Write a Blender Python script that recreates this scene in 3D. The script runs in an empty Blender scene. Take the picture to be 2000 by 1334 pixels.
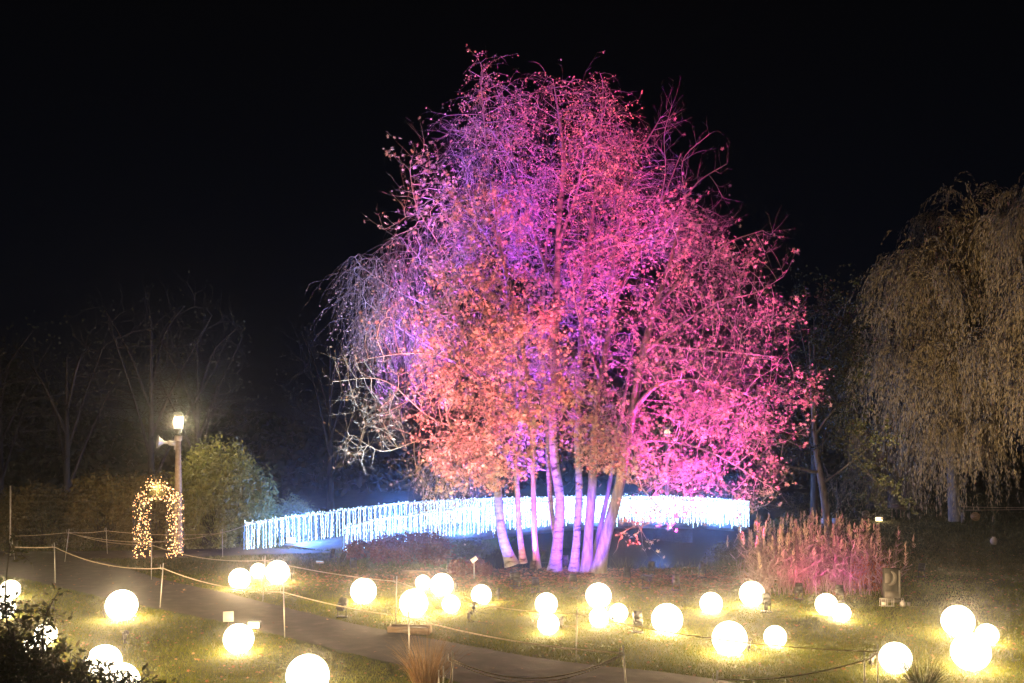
import bpy, math, random
import numpy as np
from mathutils import Vector, Matrix
from mathutils.kdtree import KDTree

RNG = np.random.default_rng(11)
LOG = []
random.seed(5)
S = bpy.context.scene
C = S.collection
F = 2000 * 35 / 36.0          # focal length in photo pixels
H0 = 4.0                      # camera height
HY = 865.0                    # horizon row
PI = math.pi

# ------------------------------------------------------------------ camera
cam = bpy.data.cameras.new('camera'); cam.lens = 35; cam.sensor_width = 36
cam.shift_y = (HY - 667) / 2000.0
cam.clip_start = 0.05; cam.clip_end = 900
co = bpy.data.objects.new('camera', cam); C.objects.link(co)
co.location = (0, 0, H0); co.rotation_euler = (PI / 2, 0, 0)
S.camera = co
# ------------------------------------------------------------------ world: a night sky, faintly blue near the horizon
w = bpy.data.worlds.new('World'); S.world = w; w.use_nodes = True
nt = w.node_tree; nt.nodes.clear()
wo = nt.nodes.new('ShaderNodeOutputWorld'); bg = nt.nodes.new('ShaderNodeBackground')
tc = nt.nodes.new('ShaderNodeTexCoord'); sx = nt.nodes.new('ShaderNodeSeparateXYZ'); rp = nt.nodes.new('ShaderNodeValToRGB')
nt.links.new(tc.outputs['Generated'], sx.inputs[0]); nt.links.new(sx.outputs['Z'], rp.inputs[0])
rp.color_ramp.elements[0].position = 0.0; rp.color_ramp.elements[0].color = (0.0010, 0.0018, 0.0042, 1)
rp.color_ramp.elements[1].position = 0.45; rp.color_ramp.elements[1].color = (0.0010, 0.0010, 0.0013, 1)
nt.links.new(rp.outputs[0], bg.inputs['Color']); bg.inputs['Strength'].default_value = 1.0
nt.links.new(bg.outputs[0], wo.inputs['Surface'])
# ------------------------------------------------------------------ exposure
S.view_settings.view_transform = 'Standard'; S.view_settings.look = 'None'
S.view_settings.exposure = 0.0; S.view_settings.gamma = 1.0
S.cycles.use_denoising = True
S.cycles.max_bounces = 5; S.cycles.diffuse_bounces = 2; S.cycles.glossy_bounces = 2
S.cycles.transmission_bounces = 3; S.cycles.transparent_max_bounces = 4; S.cycles.volume_bounces = 0
S.cycles.sample_clamp_indirect = 3.0; S.cycles.sample_clamp_direct = 0
S.cycles.use_light_tree = True
BALL_W = 450.0                # watts in a large ball lamp

# ------------------------------------------------------------------ helpers
def P(px, py, D):
    return np.array([(px - 1000) / F * D, D, H0 - (py - HY) / F * D])
def G(px, py, z=0.0):
    D = (H0 - z) * F / (py - HY)
    return np.array([(px - 1000) / F * D, D, z])
def tag(o, label=None, cat=None, group=None, kind=None):
    if label: o['label'] = label
    if cat: o['category'] = cat
    if group: o['group'] = group
    if kind: o['kind'] = kind
    return o
def thing(name, loc, label, cat, group=None, rz=0.0):
    o = bpy.data.objects.new(name, None); C.objects.link(o)
    o.location = loc; o.rotation_euler = (0, 0, rz); o.empty_display_size = .2
    return tag(o, label, cat, group)
def raw(name, V, faces, mats=None, smooth=False, parent=None):
    """faces: list of int arrays (M,k)"""
    me = bpy.data.meshes.new(name)
    V = np.asarray(V, dtype=np.float32).reshape(-1, 3)
    faces = [np.asarray(f, dtype=np.int32) for f in faces if len(f)]
    nl = sum(f.size for f in faces); nf = sum(len(f) for f in faces)
    me.vertices.add(len(V)); me.vertices.foreach_set('co', V.ravel())
    me.loops.add(nl); me.loops.foreach_set('vertex_index', np.concatenate([f.ravel() for f in faces]))
    st = []; c = 0
    for f in faces:
        st.append(c + np.arange(len(f)) * f.shape[1]); c += f.size
    me.polygons.add(nf); me.polygons.foreach_set('loop_start', np.concatenate(st).astype(np.int32))
    if smooth: me.polygons.foreach_set('use_smooth', np.ones(nf, dtype=bool))
    me.update(calc_edges=True); me.validate()
    o = bpy.data.objects.new(name, me); C.objects.link(o)
    if mats is not None: me.materials.append(mats)
    if parent is not None: o.parent = parent
    return o
class MB:
    def __init__(s): s.v = []; s.f = {}; s.n = 0
    def add(s, V, Fs):
        V = np.asarray(V, float).reshape(-1, 3)
        for f in Fs: s.f.setdefault(len(f), []).append([i + s.n for i in f])
        s.v.append(V); s.n += len(V)
    def box(s, c, d, rz=0, rx=0, ry=0):
        c = np.array(c, float); d = np.array(d, float) / 2
        V = np.array([[x, y, z] for z in (-1, 1) for y in (-1, 1) for x in (-1, 1)]) * d
        R = np.array(Matrix.Rotation(rz, 3, 'Z') @ Matrix.Rotation(ry, 3, 'Y') @ Matrix.Rotation(rx, 3, 'X'))
        s.add(V @ R.T + c, [(0, 2, 3, 1), (4, 5, 7, 6), (0, 1, 5, 4), (2, 6, 7, 3), (0, 4, 6, 2), (1, 3, 7, 5)])
    def lathe(s, prof, k=16, c=(0, 0, 0), R=None, a0=0):
        """prof: list of (r,z)"""
        V = []; Fs = []
        for r, z in prof:
            for i in range(k):
                a = a0 + 2 * PI * i / k; V.append((r * math.cos(a), r * math.sin(a), z))
        for j in range(len(prof) - 1):
            for i in range(k):
                Fs.append((j * k + i, j * k + (i + 1) % k, (j + 1) * k + (i + 1) % k, (j + 1) * k + i))
        Fs.append(tuple(reversed(range(k)))); Fs.append(tuple((len(prof) - 1) * k + i for i in range(k)))
        V = np.array(V)
        if R is not None: V = V @ np.array(R).T
        s.add(V + np.array(c), Fs)
    def tube(s, pts, r, k=6, r1=None):
        pts = np.array(pts, float); n = len(pts)
        if n < 2: return
        t = np.zeros_like(pts); t[1:-1] = pts[2:] - pts[:-2]; t[0] = pts[1] - pts[0]; t[-1] = pts[-1] - pts[-2]
        t /= np.linalg.norm(t, axis=1)[:, None] + 1e-9
        u, v = frames(t)
        V = []; Fs = []
        for i in range(n):
            rr = r if r1 is None else r + (r1 - r) * i / (n - 1)
            for j in range(k):
                a = 2 * PI * j / k; V.append(pts[i] + rr * (math.cos(a) * u[i] + math.sin(a) * v[i]))
        for i in range(n - 1):
            for j in range(k):
                Fs.append((i * k + j, i * k + (j + 1) % k, (i + 1) * k + (j + 1) % k, (i + 1) * k + j))
        Fs.append(tuple(reversed(range(k)))); Fs.append(tuple((n - 1) * k + j for j in range(k)))
        s.add(V, Fs)
    def build(s, name, mat, parent=None, smooth=False):
        return raw(name, np.concatenate(s.v), [np.array(f) for f in s.f.values()], mat, smooth, parent)
def frames(t):
    ref = np.tile(np.array([0.92, 0.37, 0.12]), (len(t), 1))
    u = np.cross(t, ref); nu = np.linalg.norm(u, axis=1)
    bad = nu < 0.15
    u[bad] = np.cross(t[bad], np.array([0.1, -0.3, 0.95])); nu = np.linalg.norm(u, axis=1)
    u /= nu[:, None] + 1e-9
    return u, np.cross(t, u)
def tubes(p0, p1, r0, r1, d0, d1, k):
    """many cone segments at once -> V, F(quads)"""
    n = len(p0)
    if n == 0: return np.zeros((0, 3)), np.zeros((0, 4), int)
    u0, v0 = frames(d0); u1, v1 = frames(d1)
    a = 2 * PI * np.arange(k) / k; c = np.cos(a)[None, :, None]; s = np.sin(a)[None, :, None]
    A = p0[:, None] + r0[:, None, None] * (c * u0[:, None] + s * v0[:, None])
    B = p1[:, None] + r1[:, None, None] * (c * u1[:, None] + s * v1[:, None])
    V = np.concatenate([A, B], 1).reshape(-1, 3)
    j = np.arange(k); q = np.stack([j, (j + 1) % k, k + (j + 1) % k, k + j], 1)
    Fq = (np.arange(n)[:, None, None] * 2 * k + q[None]).reshape(-1, 4)
    return V, Fq
def norm(a): return a / (np.linalg.norm(a, axis=-1, keepdims=True) + 1e-9)
def rdir(n, rng=RNG): return norm(rng.normal(size=(n, 3)))

# ------------------------------------------------------------------ materials
def mat(name, col=(.5, .5, .5), rough=.7, var=None, scale=8.0, spec=.3, island=None, trans=0.0, metal=0.0, bump=0.0, stretch=None, emit=None, estr=0.0, coord='Object', det=6):
    m = bpy.data.materials.new(name); m.use_nodes = True; t = m.node_tree; t.nodes.clear()
    out = t.nodes.new('ShaderNodeOutputMaterial'); b = t.nodes.new('ShaderNodeBsdfPrincipled')
    b.inputs['Base Color'].default_value = (*col, 1); b.inputs['Roughness'].default_value = rough
    b.inputs['Specular IOR Level'].default_value = spec; b.inputs['Metallic'].default_value = metal
    t.links.new(b.outputs[0], out.inputs[0]); cs = None; nz = None
    if var is not None or bump:
        tx = t.nodes.new('ShaderNodeTexCoord'); nz = t.nodes.new('ShaderNodeTexNoise')
        nz.inputs['Scale'].default_value = scale; nz.inputs['Detail'].default_value = det
        if stretch:
            mp = t.nodes.new('ShaderNodeMapping'); mp.inputs['Scale'].default_value = stretch
            t.links.new(tx.outputs[coord], mp.inputs[0]); t.links.new(mp.outputs[0], nz.inputs['Vector'])
        else: t.links.new(tx.outputs[coord], nz.inputs['Vector'])
    if var is not None:
        r = t.nodes.new('ShaderNodeValToRGB'); t.links.new(nz.outputs['Fac'], r.inputs[0])
        e = r.color_ramp.elements
        e[0].position = var[0][0]; e[0].color = (*var[0][1], 1); e[1].position = var[-1][0]; e[1].color = (*var[-1][1], 1)
        for p, c in var[1:-1]:
            x = e.new(p); x.color = (*c, 1)
        cs = r.outputs[0]
    if island is not None:
        g = t.nodes.new('ShaderNodeNewGeometry'); r = t.nodes.new('ShaderNodeValToRGB')
        t.links.new(g.outputs['Random Per Island'], r.inputs[0]); e = r.color_ramp.elements
        e[0].color = (*island[0], 1); e[1].color = (*island[-1], 1)
        for i, c in enumerate(island[1:-1]):
            x = e.new((i + 1) / (len(island) - 1)); x.color = (*c, 1)
        if cs is not None:
            mx = t.nodes.new('ShaderNodeMix'); mx.data_type = 'RGBA'; mx.blend_type = 'MIX'; mx.inputs[0].default_value = .5
            t.links.new(cs, mx.inputs[6]); t.links.new(r.outputs[0], mx.inputs[7]); cs = mx.outputs[2]
        else: cs = r.outputs[0]
    if cs is not None: t.links.new(cs, b.inputs['Base Color'])
    if bump:
        bp = t.nodes.new('ShaderNodeBump'); bp.inputs['Strength'].default_value = bump; bp.inputs['Distance'].default_value = .05
        t.links.new(nz.outputs['Fac'], bp.inputs['Height']); t.links.new(bp.outputs[0], b.inputs['Normal'])
    if trans:
        tl = t.nodes.new('ShaderNodeBsdfTranslucent'); mx = t.nodes.new('ShaderNodeMixShader'); mx.inputs[0].default_value = trans
        if cs is not None: t.links.new(cs, tl.inputs[0])
        else: tl.inputs[0].default_value = (*col, 1)
        t.links.new(b.outputs[0], mx.inputs[1]); t.links.new(tl.outputs[0], mx.inputs[2]); t.links.new(mx.outputs[0], out.inputs[0])
    if emit is not None:
        b.inputs['Emission Color'].default_value = (*emit, 1); b.inputs['Emission Strength'].default_value = estr
        m.cycles.emission_sampling = 'NONE'
    return m
M = {}
M['soil'] = mat('lawn soil', var=[(.3, (.022, .030, .006)), (.5, (.042, .052, .010)), (.7, (.065, .058, .018))], scale=1.3, rough=.95, bump=.6, det=10)
M['grass'] = mat('grass blades', rough=.6, island=[(.052, .085, .003), (.09, .12, .004), (.14, .15, .008), (.22, .18, .03)], trans=.35, spec=.15)
M['meadowgrass'] = mat('meadow grass', rough=.8, island=[(.05, .065, .018), (.08, .085, .025), (.16, .13, .05)], trans=.3, spec=.1)
M['asphalt'] = mat('asphalt', var=[(.3, (.022, .014, .010)), (.5, (.036, .024, .017)), (.62, (.048, .034, .025)), (.74, (.085, .064, .05))], scale=3.0, rough=.85, bump=.25, det=12)
M['leafmaple'] = mat('maple leaf', island=[(.42, .29, .23), (.50, .37, .30), (.34, .22, .18), (.58, .48, .40)], rough=.55, trans=.35, spec=.35)
M['leafpale'] = mat('pale maple leaf', island=[(.42, .34, .14), (.35, .30, .16), (.50, .40, .16)], rough=.55, trans=.35, spec=.35)
M['leafbirch'] = mat('birch leaf', island=[(.44, .34, .22), (.54, .42, .28), (.36, .26, .18)], rough=.55, trans=.3, spec=.3)
M['birchbark'] = mat('birch bark', var=[(.34, (.03, .026, .022)), (.42, (.17, .16, .155)), (.6, (.27, .26, .255)), (.75, (.34, .33, .32))], scale=3.2, stretch=(1, 1, 3.2), rough=.7, bump=.3)
M['bark'] = mat('maple bark', var=[(.3, (.09, .08, .075)), (.5, (.18, .165, .15)), (.7, (.27, .25, .23))], scale=5, stretch=(2, 2, .5), rough=.85, bump=.5)
M['paletwig'] = mat('pale twig bark', var=[(.3, (.24, .21, .19)), (.7, (.40, .36, .33))], scale=4, rough=.8)
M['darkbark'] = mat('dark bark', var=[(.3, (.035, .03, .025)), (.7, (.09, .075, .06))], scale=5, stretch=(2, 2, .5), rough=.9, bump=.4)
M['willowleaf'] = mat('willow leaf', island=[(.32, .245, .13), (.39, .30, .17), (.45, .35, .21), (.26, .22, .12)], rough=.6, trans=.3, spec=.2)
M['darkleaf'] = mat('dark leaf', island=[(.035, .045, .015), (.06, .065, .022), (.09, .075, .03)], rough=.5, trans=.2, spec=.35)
M['laurel'] = mat('laurel leaf', island=[(.13, .15, .04), (.19, .21, .06), (.24, .23, .08), (.10, .12, .035)], rough=.4, trans=.2, spec=.5)
M['laurelbrown'] = mat('brownish laurel leaf', island=[(.09, .075, .02), (.13, .095, .03), (.07, .065, .02)], rough=.45, trans=.2, spec=.4)
M['redleaf'] = mat('dark red leaf', island=[(.10, .03, .022), (.16, .045, .03), (.07, .03, .025)], rough=.6, trans=.2, spec=.3)
M['fallen'] = mat('fallen leaf', island=[(.24, .08, .04), (.34, .15, .07), (.16, .06, .04), (.42, .24, .12)], rough=.7, trans=.15, spec=.2)
M['reed'] = mat('reed stem', island=[(.20, .13, .14), (.14, .09, .09), (.28, .20, .20)], rough=.7, trans=.15, spec=.2)
M['plume'] = mat('reed plume', island=[(.40, .30, .22), (.30, .22, .17)], rough=.9, trans=.3, spec=.1)
M['rust'] = mat('rusty fern', island=[(.28, .10, .03), (.20, .07, .025)], rough=.8, trans=.2, spec=.1)
M['straw'] = mat('straw grass', island=[(.26, .15, .07), (.36, .23, .11), (.20, .12, .05)], rough=.7, trans=.2, spec=.2)
M['rope'] = mat('rope', col=(.52, .42, .30), rough=.9, var=[(.35, (.40, .31, .22)), (.65, (.58, .48, .35))], scale=40, bump=.3)
M['steel'] = mat('galvanised steel', col=(.45, .43, .40), rough=.45, metal=.5, var=[(.3, (.36, .34, .31)), (.7, (.52, .49, .45))], scale=12)
M['darksteel'] = mat('dark fence steel', col=(.08, .08, .08), rough=.8, var=[(.3, (.06, .055, .05)), (.7, (.10, .095, .09))], scale=12)
M['black'] = mat('black plastic', col=(.02, .02, .02), rough=.5, var=[(.3, (.012, .012, .012)), (.7, (.035, .033, .03))], scale=20)
M['white'] = mat('white board', col=(.72, .68, .62), rough=.6, var=[(.3, (.66, .62, .57)), (.7, (.78, .75, .70))], scale=6)
M['concrete'] = mat('concrete post', var=[(.3, (.30, .25, .21)), (.7, (.44, .38, .32))], scale=9, rough=.85, bump=.2)
M['wood'] = mat('weathered wood', var=[(.3, (.14, .09, .05)), (.7, (.26, .18, .11))], scale=4, stretch=(1, 6, 6), rough=.85, bump=.3)
M['stone'] = mat('grey stone', var=[(.3, (.10, .09, .08)), (.7, (.17, .155, .14))], scale=8, rough=.85, bump=.3)
M['darkstone'] = mat('dark carved stone', var=[(.3, (.03, .027, .025)), (.7, (.06, .055, .05))], scale=8, rough=.85)
M['deckside'] = mat('bridge side', var=[(.3, (.10, .10, .105)), (.7, (.18, .18, .19))], scale=2.5, rough=.9, bump=.2)
M['railmetal'] = mat('railing metal', col=(.25, .26, .28), rough=.5, metal=.6, var=[(.3, (.18, .19, .2)), (.7, (.3, .31, .33))], scale=10)
def water():
    m = mat('pond water', col=(.004, .005, .006), rough=.35, spec=.02, bump=.08, scale=3.0, var=[(.3, (.003, .004, .004)), (.7, (.008, .008, .008))])
    m.node_tree.nodes['Principled BSDF'].inputs['IOR'].default_value = 1.06
    return m
M['water'] = water()
def emis(name, col, strength):
    m = bpy.data.materials.new(name); m.use_nodes = True; t = m.node_tree; t.nodes.clear()
    o = t.nodes.new('ShaderNodeOutputMaterial'); e = t.nodes.new('ShaderNodeEmission')
    e.inputs[0].default_value = (*col, 1); e.inputs[1].default_value = strength
    t.links.new(e.outputs[0], o.inputs[0]); m.cycles.emission_sampling = 'NONE'
    return m
M['globe'] = emis('lit opal globe', (1, .90, .70), 4.0)
M['warmbulb'] = emis('warm bulb', (1, .50, .20), 7.0)
M['coolbulb'] = emis('cool white bulb', (.20, .42, 1.0), 1.8)
M['coolbulb2'] = emis('bright white bulb', (.55, .76, 1.0), 6.0)
M['lampglass'] = emis('lantern glass lit', (1, .78, .46), 1.3)
M['lens_warm'] = emis('warm lens', (1, .75, .42), 5.0)
def lens(col): return emis('floodlight lens', col, 1.6)

# ------------------------------------------------------------------ lights
def light(kind, name, loc, col, power, parent=None, radius=.1, target=None, angle=60, blend=.6, off=(0, 0, 0)):
    l = bpy.data.lights.new(name, kind); l.color = col; l.energy = power
    if kind == 'AREA': l.shape = 'RECTANGLE'; l.size = radius[0]; l.size_y = radius[1]
    else: l.shadow_soft_size = radius; l.use_soft_falloff = False
    if kind == 'SPOT': l.spot_size = math.radians(angle); l.spot_blend = blend
    o = bpy.data.objects.new(name, l); C.objects.link(o); o.location = loc
    if parent is not None: o.parent = parent
    if target is not None:
        base = Vector(loc) + (Vector(parent.location) if parent is not None else Vector())
        o.rotation_euler = (Vector(target) - base).to_track_quat('-Z', 'Y').to_euler()
    return o

# ------------------------------------------------------------------ ground
def smooth(x, a, b):
    t = np.clip((x - a) / (b - a), 0, 1); return t * t * (3 - 2 * t)
def noise2(x, y, s, seed=0):
    r = np.random.default_rng(seed); z = 0
    for i in range(6):
        a = r.uniform(0, 2 * PI); k = s * (1.7 ** i) * .6; ph = r.uniform(0, 6.28); b = r.uniform(0, 2*PI)
        z = z + np.sin(k * (x * math.cos(a) + y * math.sin(a)) + ph + 1.3*np.sin(k*.7*(x*math.cos(b)+y*math.sin(b)))) / (1.5 ** i)
    return z / 2.5
def basin(X, Y):
    """0..1, how deep in the stream bed"""
    left = smooth(X, -4.5 + (Y - 34) * .25, -1.0 + (Y - 34) * .12)
    right = 1 - smooth(X, 4.9 + (Y - 33) * .36, 7.4 + (Y - 33) * .36)
    near = smooth(Y, 31.6 + .2*np.sin(X), 33.6); far = 1 - smooth(Y, 85, 95)
    return left * right * near * far
MOUNDS = [(-1.5+0, 19.0), ]
def hgt(X, Y):
    X = np.asarray(X, float); Y = np.asarray(Y, float)
    z = -1.3 * basin(X, Y)
    out = smooth(np.abs(Y - 20), 14, 30)
    z = z + noise2(X, Y, .22, 3) * .10 * out
    z = z + smooth(Y, 60, 120) * 1.2 * (1 - basin(X, Y))
    for (px, py, r, h) in HEAPS:
        p = G(px, py); z = z + h * np.exp(-(((X - p[0]) ** 2 + ((Y - p[1])*.8) ** 2) / r ** 2))
    return z
HEAPS = [(1345, 1197, .28, .10), (1420, 1200, .34, .10), (1590, 1215, .35, .13), (985, 1182, .22, .07), (1190,1188,.2,.05), (600, 1182, .3, .06)]
def poly_px(L): return np.array([G(*p)[:2] for p in L])
PATH_UP = [(-420, 1084), (0, 1090), (170, 1093), (230, 1104), (300, 1130), (370, 1146), (440, 1160), (560, 1190), (700, 1224), (800, 1242), (1000, 1281), (1130, 1300), (1260, 1312), (1400, 1330), (1800, 1400)]
PATH_LO = [(1800, 1600), (1400, 1520), (1000, 1380), (850, 1318), (700, 1283), (560, 1247), (440, 1217), (300, 1190), (220, 1172), (130, 1152), (0, 1120), (-420, 1100)]
def smoothpoly(P_, it=2):
    for _ in range(it):
        Q = []
        for a, b in zip(P_[:-1], P_[1:]): Q += [a * .75 + b * .25, a * .25 + b * .75]
        P_ = np.array([P_[0]] + Q + [P_[-1]])
    return P_
up = smoothpoly(poly_px(PATH_UP)); lo = smoothpoly(poly_px(PATH_LO))
path_main = np.concatenate([up, lo])
u2 = smoothpoly(poly_px([(-420, 1076), (0, 1079), (250, 1077), (400, 1074), (474, 1070)])); l2 = smoothpoly(poly_px([(690, 1080), (560, 1083), (450, 1087), (330, 1091), (170, 1093.5), (0, 1090.5), (-420, 1085)]))
path_top = np.concatenate([u2, l2])
def inside(X, Y, poly):
    c = np.zeros(X.shape, bool); n = len(poly); j = n - 1
    for i in range(n):
        xi, yi = poly[i]; xj, yj = poly[j]
        if yi != yj:
            m = ((yi > Y) != (yj > Y)) & (X < (xj - xi) * (Y - yi) / (yj - yi) + xi); c ^= m
        j = i
    return c
def grid(name, xs, ys, m, kind='structure'):
    X, Y = np.meshgrid(xs, ys); Z = hgt(X, Y)
    V = np.stack([X, Y, Z], -1).reshape(-1, 3); nx, ny = len(xs), len(ys)
    i = (np.arange(ny - 1)[:, None] * nx + np.arange(nx - 1)[None]).ravel()
    o = raw(name, V, [np.stack([i, i + 1, i + 1 + nx, i + nx], 1)], m, True)
    o['kind'] = kind; return o
def spaced(a, b, c, d, n0, n1, n2):
    return np.concatenate([np.linspace(a, b, n0, endpoint=False), np.linspace(b, c, n1, endpoint=False), np.linspace(c, d, n2)])
ground = grid('ground', spaced(-260, -16, 18, 260, 50, 150, 50), spaced(-30, 10, 60, 330, 10, 230, 60), M['soil'])
def flat_poly(name, poly, z, m):
    me = bpy.data.meshes.new(name)
    from mathutils.geometry import tessellate_polygon
    tri = tessellate_polygon([[Vector((p[0], p[1], 0)) for p in poly]])
    V = np.array([(p[0], p[1], z) for p in poly])
    o = raw(name, V, [np.array(tri)], m)
    import bmesh
    bm = bmesh.new(); bm.from_mesh(o.data)
    for f in bm.faces:
        if f.normal.z < 0: f.normal_flip()
    bm.to_mesh(o.data); bm.free()
    o['kind'] = 'structure'; return o
flat_poly('path', path_main, .035, M['asphalt'])
flat_poly('path_to_bridge', path_top, .031, M['asphalt'])
wt = raw('pond_water', np.array([(-8, 31, -.75), (40, 31, -.75), (60, 96, -.75), (-8, 96, -.75)]), [np.array([[0, 1, 2, 3]])], M['water']); wt['kind'] = 'structure'

# ------------------------------------------------------------------ ball lamps
BALLS = [  # px, py, dia, label
 (20, 1152, 38, 'ball lamp at the far left edge, the higher of the pair half hidden by twigs', ),
 (8, 1188, 42, 'ball lamp cut by the left edge of the photo, behind dark twigs, just below another'),
 (90, 1238, 42, 'ball lamp behind dark twigs, upper of the touching pair left of the lone lawn ball'),
 (68, 1264, 46, 'ball lamp mostly covered by black foliage, lower of the pair above the dark corner bush'),
 (237.7, 1183, 61, 'lone large ball lamp on the lawn below the path, under the light arch'),
 (203, 1294, 68, 'large ball lamp at the lower left, upper of two overlapping balls beside the dark bush'),
 (234, 1333, 76, 'large ball lamp at the bottom edge crossed by bush twigs, lower of two overlapping'),
 (601, 1321, 84, 'largest ball lamp, cut by the bottom edge left of the dry grass tuft'),
 (466, 1248, 59, 'ball lamp in front of the small white board at the path edge'),
 (468, 1131, 42, 'ball lamp left of two others beyond the path, below the bridge entrance'),
 (504, 1115, 30, 'smallest ball lamp, between two others just below the bridge entrance'),
 (542, 1118, 46, 'ball lamp touching a rope post, right one of the three below the bridge entrance'),
 (710, 1155, 51, 'lone ball lamp on the lawn below the dark red shrub'),
 (826, 1138, 30, 'small ball lamp touching a larger one, under the little bench'),
 (863, 1143, 46, 'ball lamp right of the small one under the little bench'),
 (814, 1165, 32, 'small ball lamp peeking out behind the big ball next to the rope posts'),
 (808, 1179, 56, 'big ball lamp behind the rope post with the wooden box, above the dry grass tuft'),
 (881, 1180, 36, 'small ball lamp alone on the grass between the big ball and the info post ball'),
 (940, 1162, 40, 'ball lamp on the lawn right below the thin info post'),
 (1067, 1180, 44, 'ball lamp below the thick birch trunk, upper of two in a column'),
 (1071, 1219, 43, 'ball lamp with a cable plug on its right, lower of two in a column'),
 (1169, 1164, 50, 'ball lamp nearest the foot of the leaning maple trunks'),
 (1170, 1206, 39, 'small ball lamp left of its neighbour, below the ball at the trunks'),
 (1208, 1197, 37, 'small ball lamp right of its neighbour, below the ball at the trunks'),
 (1303, 1210, 61, 'large ball lamp alone on the lawn below the dark pond'),
 (1389, 1179, 44, 'ball lamp behind a molehill, left of the ball by the pond bank'),
 (1468.5, 1160, 49, 'ball lamp at the lawn edge left of the pink reeds'),
 (1425, 1248, 68, 'large ball lamp crossed by the thin rope, front centre right'),
 (1514, 1244, 44, 'ball lamp alone on the grass right of the large rope crossed ball'),
 (1614, 1181, 43, 'ball lamp right in front of the pink reeds, left of the touching pair'),
 (1643, 1197, 37, 'small ball lamp overlapping its neighbour in front of the reeds, right of the pair'),
 (1871, 1214, 62, 'large ball lamp at right, highest of the group of three'),
 (1928, 1240, 43, 'small ball lamp at right edge, rightmost of the group of three'),
 (1896, 1274, 74, 'very large ball lamp at lower right, front one of the group of three'),
 (1749, 1286, 62, 'large ball lamp between the corner rope posts and the dark grass tuft'),
]
def ball(px, py, dia, label):
    D = H0 * F / (py - HY + dia / 2 * .92)
    R = dia * D / (2 * F)
    t = thing('ball_lamp', ((px - 1000) / F * D, D, -.01), ('glowing ' + label) if len(label.split()) < 16 else label, 'ball lamp', 'glowing ball lamps on the lawn')
    b = MB(); n = 20
    pr = [(R * math.sin(PI * (i + .35) / (n + .7)) + 1e-4, R * .97 - R * math.cos(PI * (i + .35) / (n + .7))) for i in range(n + 1)]
    b.lathe(pr, 36); b.build('globe', M['globe'], t, True)
    c = MB(); c.lathe([(R * .30, -.02), (R * .30, .035), (R * .26, .04)], 20); c.build('base', M['black'], t)
    light('POINT', 'lamp_light', (0, 0, R * .97), (1, .68, .34), BALL_W * (R / .33) ** 2, t, R + .012)
for b_ in BALLS: ball(*b_)

# ------------------------------------------------------------------ trees
def colonize(seed_nodes, seed_par, att, step=.3, di=4.0, dk=.42, maxit=140, up=.12, rng=RNG, jit=.09):
    pos = [np.array(p, float) for p in seed_nodes]; par = list(seed_par)
    att = np.array(att); alive = np.ones(len(att), bool)
    near_i = np.full(len(att), -1); near_d = np.full(len(att), 1e9)
    new = list(range(len(pos)))
    for it in range(maxit):
        kd = KDTree(len(new))
        for i, n in enumerate(new): kd.insert(pos[n], i)
        kd.balance()
        idx = np.nonzero(alive)[0]
        for a in idx:
            _, i, d = kd.find(att[a])
            if d < near_d[a]: near_d[a] = d; near_i[a] = new[i]
        alive &= near_d > dk
        idx = np.nonzero(alive & (near_d < di * (3 if it < 12 else 1)))[0]
        if len(idx) == 0: break
        acc = {}
        for a in idx:
            n = near_i[a]; v = att[a] - pos[n]; v /= np.linalg.norm(v) + 1e-9
            if n in acc: acc[n][0] += v; acc[n][1].append(a)
            else: acc[n] = [v.copy(), [a]]
        new = []
        for n, (v, aa) in acc.items():
            L = np.linalg.norm(v)
            v = v / (L + 1e-9) + np.array([0, 0, up]) + rng.normal(size=3) * jit
            if par[n] >= 0:
                pd = pos[n] - pos[par[n]]; v = v + .45 * pd / (np.linalg.norm(pd) + 1e-9)
            v /= np.linalg.norm(v); q = pos[n] + v * step
            dmin = min(np.linalg.norm(att[a] - q) for a in aa[:6]); dcur = min(near_d[a] for a in aa[:6])
            if dmin > dcur - .3 * step:
                a = min(aa, key=lambda a_: near_d[a_]); v = att[a] - pos[n]; L = np.linalg.norm(v)
                if L < .5 * step: alive[a] = False; continue
                q = pos[n] + v / L * step + rng.normal(size=3) * .1 * step
                near_d[a] = np.linalg.norm(att[a] - q)
            pos.append(q); par.append(n); new.append(len(pos) - 1)
        if not new: break
    return np.array(pos), np.array(par)
def analyse(pos, par, tip=.007, ex=2.3, seedr=None):
    n = len(pos); ch = [[] for _ in range(n)]
    for i, p in enumerate(par):
        if p >= 0: ch[p].append(i)
    order = []; st = [i for i in range(n) if par[i] < 0]
    while st:
        x = st.pop(); order.append(x); st.extend(ch[x])
    acc = np.zeros(n); r = np.zeros(n); mainc = np.full(n, -1)
    for x in reversed(order):
        if not ch[x]: acc[x] = tip ** ex
        else:
            acc[x] = sum(acc[c] for c in ch[x]) + (tip * .25) ** ex
            mainc[x] = max(ch[x], key=lambda c: acc[c])
        r[x] = acc[x] ** (1 / ex)
    if seedr is not None:
        k = len(seedr); m = ~np.isnan(seedr); r[:k][m] = np.maximum(r[:k][m]*0, seedr[m])
        for x in order:
            if par[x] >= 0: r[x] = min(r[x], r[par[x]])
    return ch, mainc, r, order
def smooth_nodes(pos, par, fixed, it=4):
    n = len(pos)
    for _ in range(it):
        s = pos.copy(); c = np.ones(n)
        m = par >= 0
        np.add.at(s, np.nonzero(m)[0], pos[par[m]]); np.add.at(c, np.nonzero(m)[0], 1)
        np.add.at(s, par[m], pos[m]); np.add.at(c, par[m], 1)
        q = s / c[:, None]; q[:fixed] = pos[:fixed]
        tips = np.ones(n, bool); tips[par[m]] = False; q[tips] = pos[tips]; pos = q
    return pos
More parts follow.
